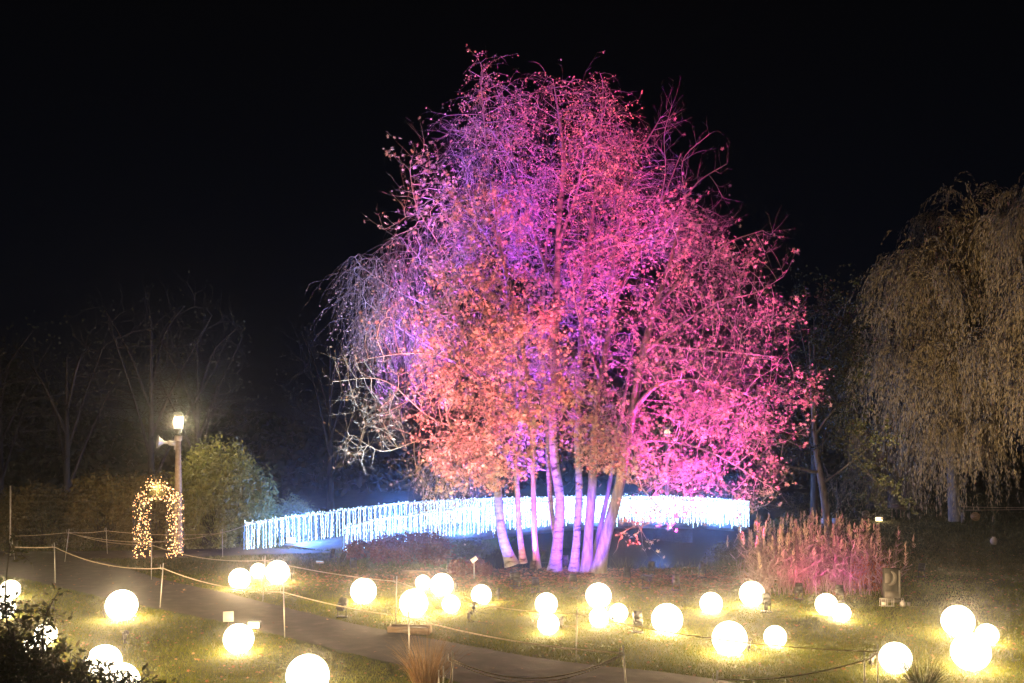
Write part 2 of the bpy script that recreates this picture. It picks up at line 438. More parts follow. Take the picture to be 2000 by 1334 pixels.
def skeleton_mesh(pos, par, r, mainc):
    n = len(pos); d = np.zeros((n, 3)); m = par >= 0
    e = np.zeros((n, 3)); e[m] = norm(pos[m] - pos[par[m]])
    d = e.copy(); hasc = mainc >= 0; d[hasc] += e[mainc[hasc]]; d = norm(d)
    i = np.nonzero(m)[0]; p = par[i]; ismain = mainc[p] == i
    d0 = np.where(ismain[:, None], d[p], e[i]); r0 = np.where(ismain, r[p], np.minimum(r[p], r[i] * 1.35))
    return i, pos[p], pos[i], r0, r[i], d0, d[i]
def twigs(start, dirs, segs, seglen, r0, grav, wob, rng=RNG):
    """K-segment twigs; returns segment arrays and sample points"""
    p = start.copy(); d = dirs.copy(); P0 = []; P1 = []; R0 = []; R1 = []; D0 = []; D1 = []; pts = []
    for k in range(segs):
        nd = norm(d + rng.normal(size=d.shape) * wob + np.array([0, 0, grav]))
        q = p + nd * (seglen[:, None] if hasattr(seglen, '__len__') else seglen)
        P0.append(p); P1.append(q); D0.append(d); D1.append(nd)
        R0.append(np.full(len(p), r0 * (1 - .8 * k / segs))); R1.append(np.full(len(p), r0 * (1 - .8 * (k + 1) / segs)))
        pts.append((q, nd)); p = q; d = nd
    return [np.concatenate(x) for x in (P0, P1, R0, R1, D0, D1)], pts
def maple_leaves(pos, size, rng=RNG, upb=.5):
    n = len(pos)
    nrm = norm(rdir(n, rng) + np.array([0, -.25, upb])); u = norm(np.cross(nrm, rdir(n, rng))); v = np.cross(nrm, u)
    s = size * rng.uniform(.45, 1.2, n)
    ang = [90, 90 - 52, 90 + 52, 90 - 118, 90 + 118]; ln = [1.0, .88, .88, .55, .55]
    order = [3, 1, 0, 2, 4]
    A = []; 
    tips = [(math.radians(ang[k]), ln[k]) for k in order]
    pts = []
    for j, (a, l) in enumerate(tips):
        pts.append((math.cos(a) * l, math.sin(a) * l))
        if j < 4: b = (a + tips[j + 1][0]) / 2; pts.append((math.cos(b) * .34, math.sin(b) * .34))
    pts.append((0, -.16))
    pts = np.array(pts)                           # 10 rim points
    curl = rng.uniform(-.1, .35, (n, 1)) * np.hypot(pts[:, 0], pts[:, 1])[None] ** 2
    V = pos[:, None] + s[:, None, None] * (pts[None, :, 0, None] * u[:, None] + pts[None, :, 1, None] * v[:, None] - curl[..., None] * nrm[:, None])
    V = np.concatenate([pos[:, None], V], 1).reshape(-1, 3)   # 11 verts
    q = np.array([[0, 10, 1, 2], [0, 2, 3, 4], [0, 4, 5, 6], [0, 6, 7, 8], [0, 8, 9, 10]])
    return V, (np.arange(n)[:, None, None] * 11 + q[None]).reshape(-1, 4)
def clump3(p, s, seed):
    r = np.random.default_rng(seed + 500); z = 0
    for i in range(5):
        k = r.normal(size=3) * s * 3.2 * (1 + .35 * i); k2 = r.normal(size=3) * s * 2.5
        z = z + np.sin(p @ k + r.uniform(0, 6.28) + 1.4 * np.sin(p @ k2 + i))
    return z / 2.4
def small_leaves(pos, ax, L, W, rng=RNG, fold=.3):
    """pointed oval leaves (6 verts, two quads) along ax"""
    n = len(pos); ax = norm(ax); side = norm(np.cross(ax, rdir(n, rng))); up_ = np.cross(side, ax)
    l = L * rng.uniform(.6, 1.15, n); w = W * rng.uniform(.7, 1.1, n)
    tb = [(0, 0), (.33, 1), (.7, .8), (1, 0), (.33, -1), (.7, -.8)]
    V = np.stack([pos + ax * (l * a)[:, None] + side * (w * b * .5)[:, None] + up_ * (w * abs(b) * fold * .5)[:, None] for a, b in tb], 1).reshape(-1, 3)
    q = np.array([[0, 1, 2, 3], [0, 3, 5, 4]])
    return V, (np.arange(n)[:, None, None] * 6 + q[None]).reshape(-1, 4)
def ell(rng, cx, cy, rx, ry, D, rd, n, leaf=1.0, clump=20):
    n = int(n * 1.8)
    k = max(1, n // clump)
    c = rdir(k, rng) * (rng.uniform(0, 1, (k, 1)) ** (1 / 2.4))
    q = c[rng.integers(0, k, n)] * .88 + rng.normal(size=(n, 3)) * .19
    px = cx + q[:, 0] * rx; py = cy + q[:, 2] * ry; d = D + q[:, 1] * rd
    W_ = np.stack([(px - 1000) / F * D, d, H0 - (py - HY) / F * D], 1)
    return np.concatenate([W_, np.full((n, 1), leaf)], 1)
def seeds_from(lines, step=.3, rmin=.012):
    """lines: list of (parentline or None, [(px,py,D,r),...]) -> nodes with parents"""
    nodes = []; par = []; rad = []
    for ln in lines:
        pts = np.array([np.append(P(a, b, D), r) for a, b, D, r in ln])
        seg = np.linalg.norm(np.diff(pts[:, :3], axis=0), axis=1); T = np.concatenate([[0], np.cumsum(seg)])
        m = max(2, int(T[-1] / step) + 1); tt = np.linspace(0, T[-1], m)
        # catmull-like smoothing through cubic hermite
        tan = np.gradient(pts, T, axis=0) if len(T) > 2 else np.tile((pts[1] - pts[0]) / T[-1], (2, 1))
        Q = []
        for x in tt:
            i = min(len(T) - 2, int(np.searchsorted(T, x, 'right') - 1)); h = T[i + 1] - T[i]; s = (x - T[i]) / h
            h00 = 2*s**3 - 3*s*s + 1; h10 = s**3 - 2*s*s + s; h01 = -2*s**3 + 3*s*s; h11 = s**3 - s*s
            Q.append(h00*pts[i] + h10*h*tan[i] + h01*pts[i+1] + h11*h*tan[i+1])
        Q = np.array(Q)
        if nodes:
            N = np.array(nodes); j = int(np.argmin(np.linalg.norm(N - Q[0, :3], axis=1)))
            prev = j; Q = Q[1:] if np.linalg.norm(N[j] - Q[0, :3]) < step else Q
        else: prev = -1
        for q in Q:
            nodes.append(q[:3]); par.append(prev); rad.append(max(q[3], rmin)); prev = len(nodes) - 1
    return np.array(nodes), np.array(par), np.array(rad)
def tree(name, label, cat, lines, ells, group=None, bark='bark', leafm='leafmaple', leaf='maple', size=.14, nleaf=4, tip=.007, drop=0.0, twl=.16,
         tws=4, ntw=1.0, seed=1, step=.3, dk=.42, up=.12, trunk_r=.03, twigm='paletwig', twr=.0052, grav=.05, flare=True, fine=.72):
    dk *= fine; step *= (.5 + fine * .4)
    rng = np.random.default_rng(seed)
    sn, sp, sr = seeds_from(lines, step)
    att = np.concatenate([ell(rng, *e) for e in ells])
    att = att[att[:, 2] > .5]
    att = att[clump3(att[:, :3], .26, seed + 40) > -.42]
    pos, par = colonize(sn, sp, att[:, :3], step=step, dk=dk, up=up, rng=rng)
    pos = smooth_nodes(pos, par, len(sn))
    ch, mainc, r, order = analyse(pos, par, tip, seedr=sr)
    base = pos[0].copy()
    if flare:
        hh = pos[:, 2] - base[2]; lowr = (hh < .8) & (np.arange(len(pos)) < len(sn)) & (r > .05)
        r = np.where(lowr, r * (1 + .45 * np.exp(-np.maximum(hh, 0) / .3)), r)
    t = thing(name, tuple(base), label, cat, group)
    pos = pos - base
    i, p0, p1, r0, r1, d0, d1 = skeleton_mesh(pos, par, r, mainc)
    big = r0 > trunk_r
    V, Q = tubes(p0[big], p1[big], r0[big], r1[big], d0[big], d1[big], 10)
    raw('trunk', V, [Q], M[bark], True, t)
    V, Q = tubes(p0[~big], p1[~big], r0[~big], r1[~big], d0[~big], d1[~big], 4)
    # twigs on thin wood
    e = np.zeros_like(pos); mk = par >= 0; e[mk] = norm(pos[mk] - pos[par[mk]])
    tips_ = np.nonzero((r < .03) & mk)[0]
    kd = KDTree(len(att))
    for a in range(len(att)): kd.insert(att[a, :3], a)
    kd.balance()
    lf = np.array([att[kd.find(pos[x] + base)[1], 3] for x in tips_])
    rep = rng.poisson(ntw * .75, len(tips_)) + np.array([0 if ch[x] else 2 for x in tips_])
    b = np.repeat(tips_, rep); lfb = np.repeat(lf, rep)
    dirs = norm(e[b] * .8 + rdir(len(b), rng) * .9 + np.array([0, 0, .25 - drop]))
    seg, pts = twigs(pos[b], dirs, tws, twl * rng.uniform(.5, 1.4, len(b)), twr, grav - drop * .35, .11 if drop == 0 else .14, rng)
    V2, Q2 = tubes(*seg, 3)
    # fine side twigs
    sb = [pp for pp in pts[1:]]
    s_start = np.concatenate([a[0] for a in sb]); s_dir = np.concatenate([a[1] for a in sb]); s_lf = np.tile(lfb, len(sb))
    pick = rng.random(len(s_start)) < .45
    seg3, pts3 = twigs(s_start[pick], norm(s_dir[pick] + rdir(pick.sum(), rng) * .8), 2, twl * .7, twr * .7, grav - drop * .5, .2, rng)
    V3, Q3 = tubes(*seg3, 3)
    VV = np.concatenate([V, V2, V3]); 
    o = raw('branches', VV, [np.concatenate([Q, Q2 + len(V), Q3 + len(V) + len(V2)])], M[twigm], True, t)
    LP = np.concatenate([a[0] for a in pts] + [a[0] for a in pts3]); LD = np.concatenate([a[1] for a in pts] + [a[1] for a in pts3])
    LL = np.concatenate([np.tile(lfb, len(pts)), np.tile(s_lf[pick], len(pts3))])
    nz_ = clump3(LP, 1.15 if leaf == 'maple' else 1.5, seed); LL = LL * np.clip(.9 + 1.5 * nz_, .06, 2.6)
    rep = rng.poisson(np.clip(nleaf * .58 * (LL ** 1.25), 0, 12)); k = np.repeat(np.arange(len(LP)), rep)
    if len(k):
        lp = LP[k] + rng.normal(size=(len(k), 3)) * (.07 if leaf == 'maple' else .03)
        if leaf == 'maple': V, Q = maple_leaves(lp, size, rng)
        else: V, Q = small_leaves(lp, norm(LD[k] * .4 + rdir(len(k), rng) + np.array([0, 0, -.5])), size, size * .75, rng)
        raw('foliage', V, [Q], M[leafm], False, t)
    LOG.append((name, 'nodes', len(pos), 'twigs', len(b), 'leaves', len(k)))
    return t

E = lambda *a: a
# 1 thick birch in the middle, trunk to the top
tree('birch_tree', 'tallest birch, thick violet lit trunk in the middle, rising to the top of the clump', 'tree',
 [[(1083, 1119, 31, .19), (1090, 1050, 31, .165), (1094, 985, 31, .15), (1083, 900, 31, .14), (1079, 820, 31, .13), (1083, 700, 31, .12), (1088, 560, 31.2, .11), (1092, 430, 31.3, .09), (1100, 300, 31.3, .07), (1090, 215, 31.2, .035), (1080, 155, 31.1, .015)],
  [(1079, 560, 31.2, .07), (1050, 480, 31.5, .055), (1020, 380, 31.8, .04), (1000, 300, 32, .03)],
  [(1089, 480, 31.2, .06), (1128, 370, 31, .045), (1145, 270, 30.8, .03)]],
 [E(1085, 225, 70, 80, 31.2, 1.6, 420, .55), E(1040, 320, 110, 110, 31.6, 2.3, 520, .3), E(1140, 330, 95, 110, 31, 2.3, 480, .5), E(1080, 460, 110, 90, 31.2, 2, 300, .2), E(1160, 190, 40, 50, 31, 1, 110, .6)],
 group='trees of the floodlit clump', bark='birchbark', leafm='leafbirch', leaf='small', size=.075, nleaf=1.8, drop=.5, twl=.2, tws=5, ntw=1.1, seed=3, dk=.45, step=.32)
# 2 blue birch leaning, weeping to the left
tree('birch_tree', 'birch with a bright blue lit trunk bent at its foot, leftmost trunk of the clump', 'tree',
 [[(1000, 1104, 30.5, .17), (982, 1050, 30.5, .145), (974, 985, 30.5, .135), (970, 930, 30.7, .12), (962, 880, 31, .11), (940, 760, 32, .09), (900, 640, 33, .07), (850, 540, 33.5, .04), (800, 480, 33.7, .025)],
  [(930, 740, 32.2, .06), (860, 690, 33, .045), (780, 640, 33.2, .03), (715, 590, 33.2, .02)],
  [(900, 640, 33, .05), (840, 600, 33.3, .035), (760, 560, 33.5, .025), (705, 520, 33.5, .018)]],
 [E(745, 540, 75, 55, 33.5, 1.6, 330, .35), E(820, 480, 90, 60, 33.6, 2, 300, .3), E(720, 620, 50, 70, 33.2, 1.4, 170, .4), E(820, 640, 90, 80, 33.2, 2, 260, .15), E(890, 900, 70, 40, 32, 1.3, 90, .5)],
 group='trees of the floodlit clump', bark='birchbark', leafm='leafbirch', leaf='small', size=.07, nleaf=1.4, drop=1.1, twl=.30, tws=6, ntw=1.2, seed=4, dk=.45)
# 3 slim birch, pink
tree('birch_tree', 'slim birch with a smooth pink lit trunk, next to the bright blue trunk', 'tree',
 [[(1022, 1100, 30.6, .10), (1014, 1030, 30.6, .085), (1010, 960, 30.6, .08), (1006, 880, 30.8, .075), (1003, 700, 31.2, .065), (985, 520, 31.6, .055), (965, 400, 31.8, .045), (950, 280, 31.8, .03), (938, 150, 31.6, .018)],
  [(985, 520, 31.6, .045), (930, 420, 32, .03), (905, 330, 32, .02)]],
 [E(955, 200, 45, 70, 31.7, 1.3, 200, .7), E(1000, 210, 45, 55, 31.7, 1.3, 170, .5), E(930, 300, 60, 80, 31.9, 1.8, 260, .2), E(925, 410, 60, 70, 32, 1.8, 220, .15), E(1010, 420, 50, 80, 31.8, 1.5, 170, .2)],
 group='trees of the floodlit clump', bark='birchbark', leafm='leafbirch', leaf='small', size=.075, nleaf=2.0, drop=.7, twl=.2, tws=5, ntw=1.2, seed=5, dk=.42)
# 4 left maple: the dense salmon crown in front
tree('maple_tree', 'leafy maple on a slim rose lit trunk, dense salmon crown at the clump  left front', 'tree',
 [[(1049, 1110, 30.3, .10), (1044, 1040, 30.3, .085), (1042, 960, 30.2, .08), (1040, 860, 30, .08), (1030, 740, 29.8, .07), (1010, 620, 29.8, .06), (980, 500, 29.8, .045), (950, 400, 29.8, .03)],
  [(1038, 830, 30, .05), (960, 760, 29.5, .04), (880, 700, 29.4, .03), (790, 690, 29.8, .022), (720, 700, 30, .015)],
  [(1040, 900, 30, .05), (940, 850, 29.2, .04), (850, 820, 29.2, .03), (740, 740, 29.6, .02), (650, 745, 29.8, .014)],
  [(940, 850, 29.2, .03), (820, 860, 29.4, .022), (740, 880, 29.6, .015), (690, 850, 29.6, .012)],
  [(1025, 720, 29.8, .045), (940, 600, 29.8, .035), (860, 480, 30, .025), (810, 390, 30.2, .018), (800, 330, 30.2, .014)]],
 [E(925, 560, 85, 90, 29.4, 1.8, 520, 1), E(960, 690, 110, 90, 29, 2.2, 620, 1.1), E(900, 780, 90, 80, 29, 2, 480, 1.1), E(1000, 820, 100, 80, 28.8, 1.8, 420, 1.1), E(935, 890, 100, 60, 28.7, 1.8, 420, 1.1),
  E(850, 935, 60, 30, 28.9, 1, 130, .9), E(960, 440, 90, 70, 29.8, 1.8, 340, .8), E(850, 390, 60, 70, 30.2, 1.4, 240, .75), E(800, 430, 45, 50, 30.3, 1, 90, .5), E(830, 320, 30, 45, 30.2, .6, 50, .9), E(1040, 680, 70, 110, 28.9, 1.5, 330, 1),
  E(730, 740, 90, 55, 29.9, 1.6, 260, .10), E(740, 830, 70, 50, 29.7, 1.4, 190, .12), E(720, 885, 45, 25, 29.7, .8, 70, .1), E(760, 640, 70, 50, 30, 1.5, 150, .12), E(860, 640, 60, 60, 29.6, 1.4, 180, .6)],
 group='trees of the floodlit clump', bark='bark', nleaf=1.25, size=.10, seed=6, ntw=.8, dk=.38, up=.05)
# 5 red trunk behind the thick birch
tree('maple_tree', 'slim tree behind the thick birch trunk, its own trunk lit deep red', 'tree',
 [[(1090, 1075, 32.5, .09), (1080, 1020, 32.5, .085), (1072, 930, 32.5, .08), (1068, 800, 32.5, .07), (1060, 650, 32.6, .06), (1065, 520, 32.8, .04), (1070, 430, 33, .025)]],
 [E(1040, 720, 70, 120, 33, 1.6, 260, .9), E(1080, 560, 80, 100, 33, 1.7, 260, .7), E(1010, 880, 60, 50, 33, 1.2, 120, 1)],
 group='trees of the floodlit clump', bark='birchbark', nleaf=1.0, size=.10, seed=7, ntw=.7)
# 6 white violet birch right
tree('birch_tree', 'straight birch with violet lit trunk between the tallest birch and the grey trunked maple', 'tree',
 [[(1121, 1116, 31, .14), (1127, 1040, 31, .12), (1131, 960, 31, .11), (1128, 860, 31, .105), (1133, 700, 31.2, .09), (1140, 560, 31.3, .075), (1160, 400, 31.4, .055), (1172, 280, 31.4, .035), (1178, 180, 31.3, .02)],
  [(1140, 560, 31.3, .05), (1190, 440, 31.5, .035), (1225, 330, 31.5, .02), (1235, 260, 31.5, .015)]],
 [E(1170, 230, 50, 70, 31.4, 1.4, 240, .6), E(1190, 380, 65, 100, 31.5, 1.8, 340, .35), E(1220, 290, 35, 50, 31.5, 1, 90, .2), E(1150, 500, 60, 80, 31.4, 1.6, 200, .4)],
 group='trees of the floodlit clump', bark='birchbark', leafm='leafbirch', leaf='small', size=.075, nleaf=2.0, drop=.6, twl=.19, tws=5, ntw=1.1, seed=8, dk=.42)
# 7 grey trunk maple, bare crown upper right
tree('maple_tree', 'maple with upright grey trunk, its nearly bare twigs at the upper right of the clump', 'tree',
 [[(1146, 1119, 30.8, .17), (1150, 1040, 30.8, .15), (1156, 960, 30.8, .14), (1160, 880, 30.9, .12), (1170, 760, 31, .105), (1190, 640, 31.2, .095), (1195, 540, 31.4, .08), (1210, 430, 31.6, .06), (1240, 320, 31.8, .035), (1290, 230, 32, .018)],
  [(1190, 620, 31.2, .06), (1240, 500, 31.8, .045), (1290, 400, 32.2, .03), (1330, 300, 32.4, .018)],
  [(1240, 500, 31.8, .04), (1310, 430, 32.2, .03), (1370, 350, 32.5, .022), (1420, 320, 32.6, .013)],
  [(1290, 400, 32.2, .03), (1300, 330, 32.2, .022), (1298, 260, 32.2, .017), (1312, 208, 32.2, .012)], [(1340, 390, 32.3, .022), (1335, 310, 32.4, .016), (1385, 262, 32.4, .012)],
  [(1172, 740, 31, .05), (1130, 620, 30.4, .035), (1110, 500, 30.2, .02)]],
 [E(1265, 340, 60, 75, 32, 1.4, 150, .05), E(1345, 340, 50, 55, 32.4, 1.1, 105, .04), E(1395, 400, 35, 45, 32.5, .9, 70, .05), E(1270, 460, 90, 70, 31.8, 2, 330, .25), E(1340, 450, 70, 50, 32.2, 1.6, 220, .35), E(1300, 250, 16, 40, 32, .5, 40, .05),
  E(1160, 620, 80, 100, 30.4, 1.6, 320, .7), E(1130, 760, 80, 80, 30, 1.6, 280, 1), E(1200, 520, 60, 70, 31, 1.5, 200, .5), E(1165, 880, 70, 45, 29.6, 1.3, 180, 1.0)],
 group='trees of the floodlit clump', bark='bark', nleaf=1.15, size=.10, seed=9, ntw=1.0, dk=.38)
# 8 leaning maple, big right crown
tree('maple_tree', 'maple leaning right on the thickest trunk, wide magenta crown on the right of the clump', 'tree',
 [[(1168, 1119, 30.6, .20), (1186, 1040, 30.5, .18), (1206, 965, 30.4, .165), (1222, 880, 30.4, .14), (1240, 780, 30.4, .13), (1256, 690, 30.5, .115), (1280, 600, 30.6, .095), (1310, 510, 30.7, .065), (1330, 430, 30.8, .035)],
  [(1236, 800, 30.4, .08), (1290, 750, 29.6, .055), (1350, 740, 29.2, .04), (1430, 760, 29, .025), (1500, 790, 29, .015)],
  [(1256, 690, 30.5, .07), (1320, 640, 30, .05), (1400, 590, 29.8, .035), (1480, 570, 29.8, .02), (1530, 540, 30, .012)],
  [(1280, 600, 30.6, .06), (1350, 530, 30.6, .04), (1430, 470, 30.8, .025), (1490, 450, 30.9, .015)],
  [(1225, 870, 30.4, .07), (1290, 860, 29.2, .045), (1380, 880, 28.6, .03), (1470, 930, 28.4, .02), (1520, 960, 28.4, .012)],
  [(1262, 670, 30.5, .06), (1350, 680, 29.6, .04), (1450, 690, 29.4, .025), (1540, 700, 29.4, .014)],
  [(1215, 930, 30.4, .05), (1250, 950, 29.4, .03), (1300, 1000, 28.8, .02), (1370, 1020, 28.6, .012)]],
 [E(1330, 450, 70, 45, 30.8, 1.6, 260, .95), E(1405, 510, 65, 50, 30.6, 1.5, 260, .75), E(1460, 570, 50, 50, 30.2, 1.2, 170, .55), E(1510, 650, 50, 60, 29.9, 1.2, 200, .7), E(1400, 620, 100, 60, 29.9, 2.2, 380, .35),
  E(1300, 580, 70, 80, 30.2, 1.8, 330, .85), E(1530, 760, 45, 60, 29.6, 1.1, 220, .9), E(1430, 720, 90, 60, 29.4, 1.8, 380, .55), E(1330, 720, 90, 60, 29.2, 1.8, 330, .7), E(1470, 850, 80, 50, 29, 1.6, 360, 1.1),
  E(1360, 820, 90, 60, 28.8, 1.7, 420, 1), E(1260, 900, 70, 45, 28.6, 1.4, 280, 1.1), E(1340, 930, 100, 35, 28.5, 1.5, 330, 1.0), E(1480, 955, 55, 40, 28.6, 1, 190, 1.1), E(1252, 1020, 38, 24, 28.6, .6, 150, 1.3), E(1330, 1000, 50, 22, 28.6, .7, 60, .5), E(1200, 850, 50, 60, 28.9, 1.2, 180, .9), E(1500, 480, 30, 40, 30.6, .7, 60, .2)],
 group='trees of the floodlit clump', bark='bark', nleaf=1.0, size=.10, seed=10, ntw=.9, dk=.37, up=.03)
# 9 thin leaning stem
tree('maple_tree', 'thin leaning stem squeezed between the two grey maple trunks', 'tree',
 [[(1152, 1117, 31.6, .09), (1170, 1040, 31.6, .08), (1188, 960, 31.6, .07), (1206, 850, 31.7, .06), (1226, 740, 31.9, .045), (1240, 650, 32, .03)]],
 [E(1230, 700, 60, 80, 32.3, 1.3, 150, .8), E(1200, 840, 60, 50, 32.3, 1.2, 120, .9)],
 group='trees of the floodlit clump', bark='bark', nleaf=1.0, size=.10, seed=12, ntw=.7)
#SECTION2

# ------------------------------------------------------------------ bridge with railings, LED curtains
NEAR = [(672, 36.5, 1082), (740, 37.2, 1067), (800, 38.0, 1058), (860, 39.0, 1048), (930, 40.2, 1040), (1000, 41.5, 1033), (1100, 43.3, 1023), (1200, 45.0, 1018), (1330, 47.0, 1019), (1400, 48.0, 1022), (1462, 49.0, 1028)]
FAR = [(478, 37.0, 1076), (560, 38.2, 1062), (620, 39.0, 1054), (672, 39.7, 1046), (760, 41.0, 1033), (860, 42.4, 1024), (1000, 44.5, 1017), (1200, 48.0, 1010), (1330, 50.0, 1010), (1462, 52.0, 1016)]
def rail_pts(L, n):
    W_ = np.array([P(a, c, b) for a, b, c in L]); T = np.concatenate([[0], np.cumsum(np.linalg.norm(np.diff(W_, axis=0), axis=1))])
    tt = np.linspace(0, T[-1], n); return np.stack([np.interp(tt, T, W_[:, k]) for k in range(3)], 1), T[-1]
nb, nlen = rail_pts(NEAR, 60); fb, flen = rail_pts(FAR, 60)
bt = thing('footbridge', tuple(nb[0]), 'long gently arched footbridge over the dark pond, its railings wrapped in white light strings', 'footbridge')
o0 = nb[0].copy()
fdk = np.stack([np.interp(np.linspace(flen * .06, flen, 60), np.linspace(0, flen, 60), fb[:, k]) for k in range(3)], 1)
V = []; Fq = []
for i in range(60):
    a = nb[i] - o0; b = fdk[i] - o0
    V += [a, b, a - [0, 0, .32], b - [0, 0, .32]]
for i in range(59):
    k = 4 * i; Fq += [(k, k + 4, k + 5, k + 1), (k + 2, k + 3, k + 7, k + 6), (k, k + 2, k + 6, k + 4), (k + 1, k + 5, k + 7, k + 3)]
raw('deck', V, [np.array(Fq)], M['deckside'], False, bt)
for base in (nb, fb):
    g = MB()
    top = base + [0, 0, 1.02]
    g.tube(top - o0, .025, 6); g.tube(base + [0, 0, .08] - o0, .018, 5); 
    for i in range(0, 60, 4): g.tube([base[i] - o0 + [0, 0, -.1], top[i] - o0], .022, 5)
    g.build('railing', M['railmetal'], bt)
for i, f in enumerate((.3, .55, .8)):
    j = int(f * 59); c = (nb[j] + fdk[j]) / 2 - o0
    g = MB(); g.box(c - [0, 0, 1.05], (.5, 2.2, 1.45), rz=math.atan2(12.5, 17.8)); g.build('pier', M['darkstone'], bt)
def bulbs(pts, size, rng):
    """little elongated octahedra"""
    n = len(pts); s = size * rng.uniform(.6, 1.25, n)
    o6 = np.array([(1, 0, 0), (0, 1, 0), (-1, 0, 0), (0, -1, 0), (0, 0, 1.9), (0, 0, -1.9)])
    V = (pts[:, None] + s[:, None, None] * o6[None]).reshape(-1, 3)
    t = np.array([(0, 1, 4), (1, 2, 4), (2, 3, 4), (3, 0, 4), (1, 0, 5), (2, 1, 5), (3, 2, 5), (0, 3, 5)])
    return V, (np.arange(n)[:, None, None] * 6 + t[None]).reshape(-1, 3)
def curtain(base, length, label, extra):
    rng = np.random.default_rng(int(length * 10))
    t = thing('light_curtain', tuple(base[0]), label, 'light curtain', 'light curtains on the bridge railings')
    n = int(length / .08); T = np.linspace(0, 1, n); x = np.linspace(0, 1, 60)
    Bp = np.stack([np.interp(T, x, base[:, k]) for k in range(3)], 1) - base[0]
    rest_v = []; rest_f = []; c = 0; top = Bp + [0, 0, 1.0]
    m = MB(); m.tube(top[::3] + [0, -.03, .03], .012, 4); m.build('string_wire', M['white'], t)
    bv, bf = bulbs(np.repeat(top, 3, 0) + rng.normal(size=(3 * n, 3)) * [.03, .03, .045], .016, rng); raw('top_bulbs', bv, [bf], M['coolbulb2'], False, t)['kind'] = 'stuff'
    for i in range(n):
        L = 1.0 + (rng.random() < .12) * rng.uniform(.0, .3) + rng.normal() * .03
        if rng.random() < .04: L *= .7
        z = np.arange(0, L, .058) + rng.uniform(0, .05); k = len(z)
        sway = rng.normal() * .03
        pts = top[i] + np.stack([rng.normal(size=k) * .010 + sway * z, -.05 + rng.normal(size=k) * .012, -z], 1)
        v, f = bulbs(pts, .0155, rng)
        q0 = pts[0] + [0, .02, .03]; q1 = pts[-1] + [0, .0, -.01]; wv = np.array([q0 + [.004, 0, 0], q0 - [.004, 0, 0], q1 - [.004, 0, 0], q1 + [.004, 0, 0], q0 + [0, .008, 0], q1 + [0, .008, 0]])
        f = np.concatenate([f, len(v) + np.array([[0, 1, 2], [0, 2, 3], [1, 4, 5], [1, 5, 2], [4, 0, 3], [4, 3, 5]])]); v = np.concatenate([v, wv])
        if i < 100: raw('light_strand', v, [f], M['coolbulb2' if i % 3 else 'coolbulb'], False, t)
        else: rest_v.append(v); rest_f.append(f + c); c += len(v)
    r = raw('light_strand_mass', np.concatenate(rest_v), [np.concatenate(rest_f)], M['coolbulb2'], False, t); r['kind'] = 'stuff'
    for j in range(6):
        p = Bp[int((j + .5) / 6 * (n - 1))]
        light('POINT', 'curtain_light', tuple(p + [0, 0, .55]), (.10, .28, 1.0), extra, t, .45)
curtain(nb, nlen, 'curtain of cool white light strands on the nearer bridge railing, behind the tree trunks', 800)
curtain(fb, flen, 'curtain of cool white light strands on the farther bridge railing, from the bridge entrance', 900)

# ------------------------------------------------------------------ floodlights, most of them added to colour crowns and trunks
def flood(px, py, label, target, col, power, angle=60, z=0.0, r=.04, blend=.7, w_=.17, D=None):
    if D is None:
        g0 = G(px, py)
    else:
        g0 = np.array([(px - 1000) / F * D, D, z])
    t = thing('floodlight', tuple(g0), label, 'floodlight', 'floodlights around the tree clump')
    c = np.array([0, 0, .30]); d = Vector(target) - Vector(g0 + c); q = d.to_track_quat('-Z', 'Y'); R = q.to_matrix()
    def add(name, boxes, m):
        b = MB()
        for cc, dd in boxes:
            cc = Vector(cc); dd = np.array(dd) / 2
            V = np.array([[x, y, zz] for zz in (-1, 1) for y in (-1, 1) for x in (-1, 1)]) * dd + np.array(cc)
            V = V @ np.array(R).T + c
            b.add(V, [(0, 2, 3, 1), (4, 5, 7, 6), (0, 1, 5, 4), (2, 6, 7, 3), (0, 4, 6, 2), (1, 3, 7, 5)])
        return b.build(name, m, t)
    add('housing', [((0, 0, .05), (w_, w_ * .75, .10))] + [((x, 0, .12), (.012, w_ * .6, .06)) for x in np.linspace(-w_ * .4, w_ * .4, 6)], M['black'])
    add('hood', [((sx * w_ * .5, 0, -.07), (.006, w_ * .75, .15)) for sx in (-1, 1)] + [((0, sy * w_ * .37, -.07), (w_, .006, .15)) for sy in (-1, 1)], M['black'])
    add('lens', [((0, 0, -.006), (w_ * .86, w_ * .6, .008))], lens(col))
    b = MB(); b.tube([(-w_ * .56, 0, .30), (-w_ * .56, 0, .03), (w_ * .56, 0, .03), (w_ * .56, 0, .30)], .012, 5); b.box((0, 0, .015), (.24, .16, .03)); b.build('bracket', M['black'], t)
    u = R @ Vector((0, 0, -.05))
    light('SPOT', 'beam', tuple(Vector(c) + u), col, power * .58, t, r, target, angle, blend)
RED = (1.0, .05, .10); PINK = (1.0, .035, .36); MAG = (.90, .035, .95); VIO = (.36, .07, 1.0); BLU = (.03, .10, 1.0); SAL = (1.0, .17, .24)
T_ = lambda px, py, D: tuple(P(px, py, D))
flood(1041, 1124, 'black floodlight with a magenta lens at the foot of the slim trunks', T_(1070, 430, 31.3), (.5, .05, 1.0), 14000, 42)
flood(668, 1206, 'added floodlight on the lawn beside the path, aimed at the salmon crown of the maple', T_(935, 640, 29), (1, .15, .24), 42000, 48)  # added on the lawn to redden the maple crown from the front
flood(1010, 1150, 'added floodlight at the lawn edge left of the thick birch trunk, casting red light', T_(1010, 850, 29.3), RED, 4200, 58)  # added to colour the lower leaf fringe red
flood(1497, 1196, 'added floodlight on the lawn below the reeds edge, aimed at the right crown', T_(1390, 700, 29.4), PINK, 24000, 56)  # added for pink light on the right crown
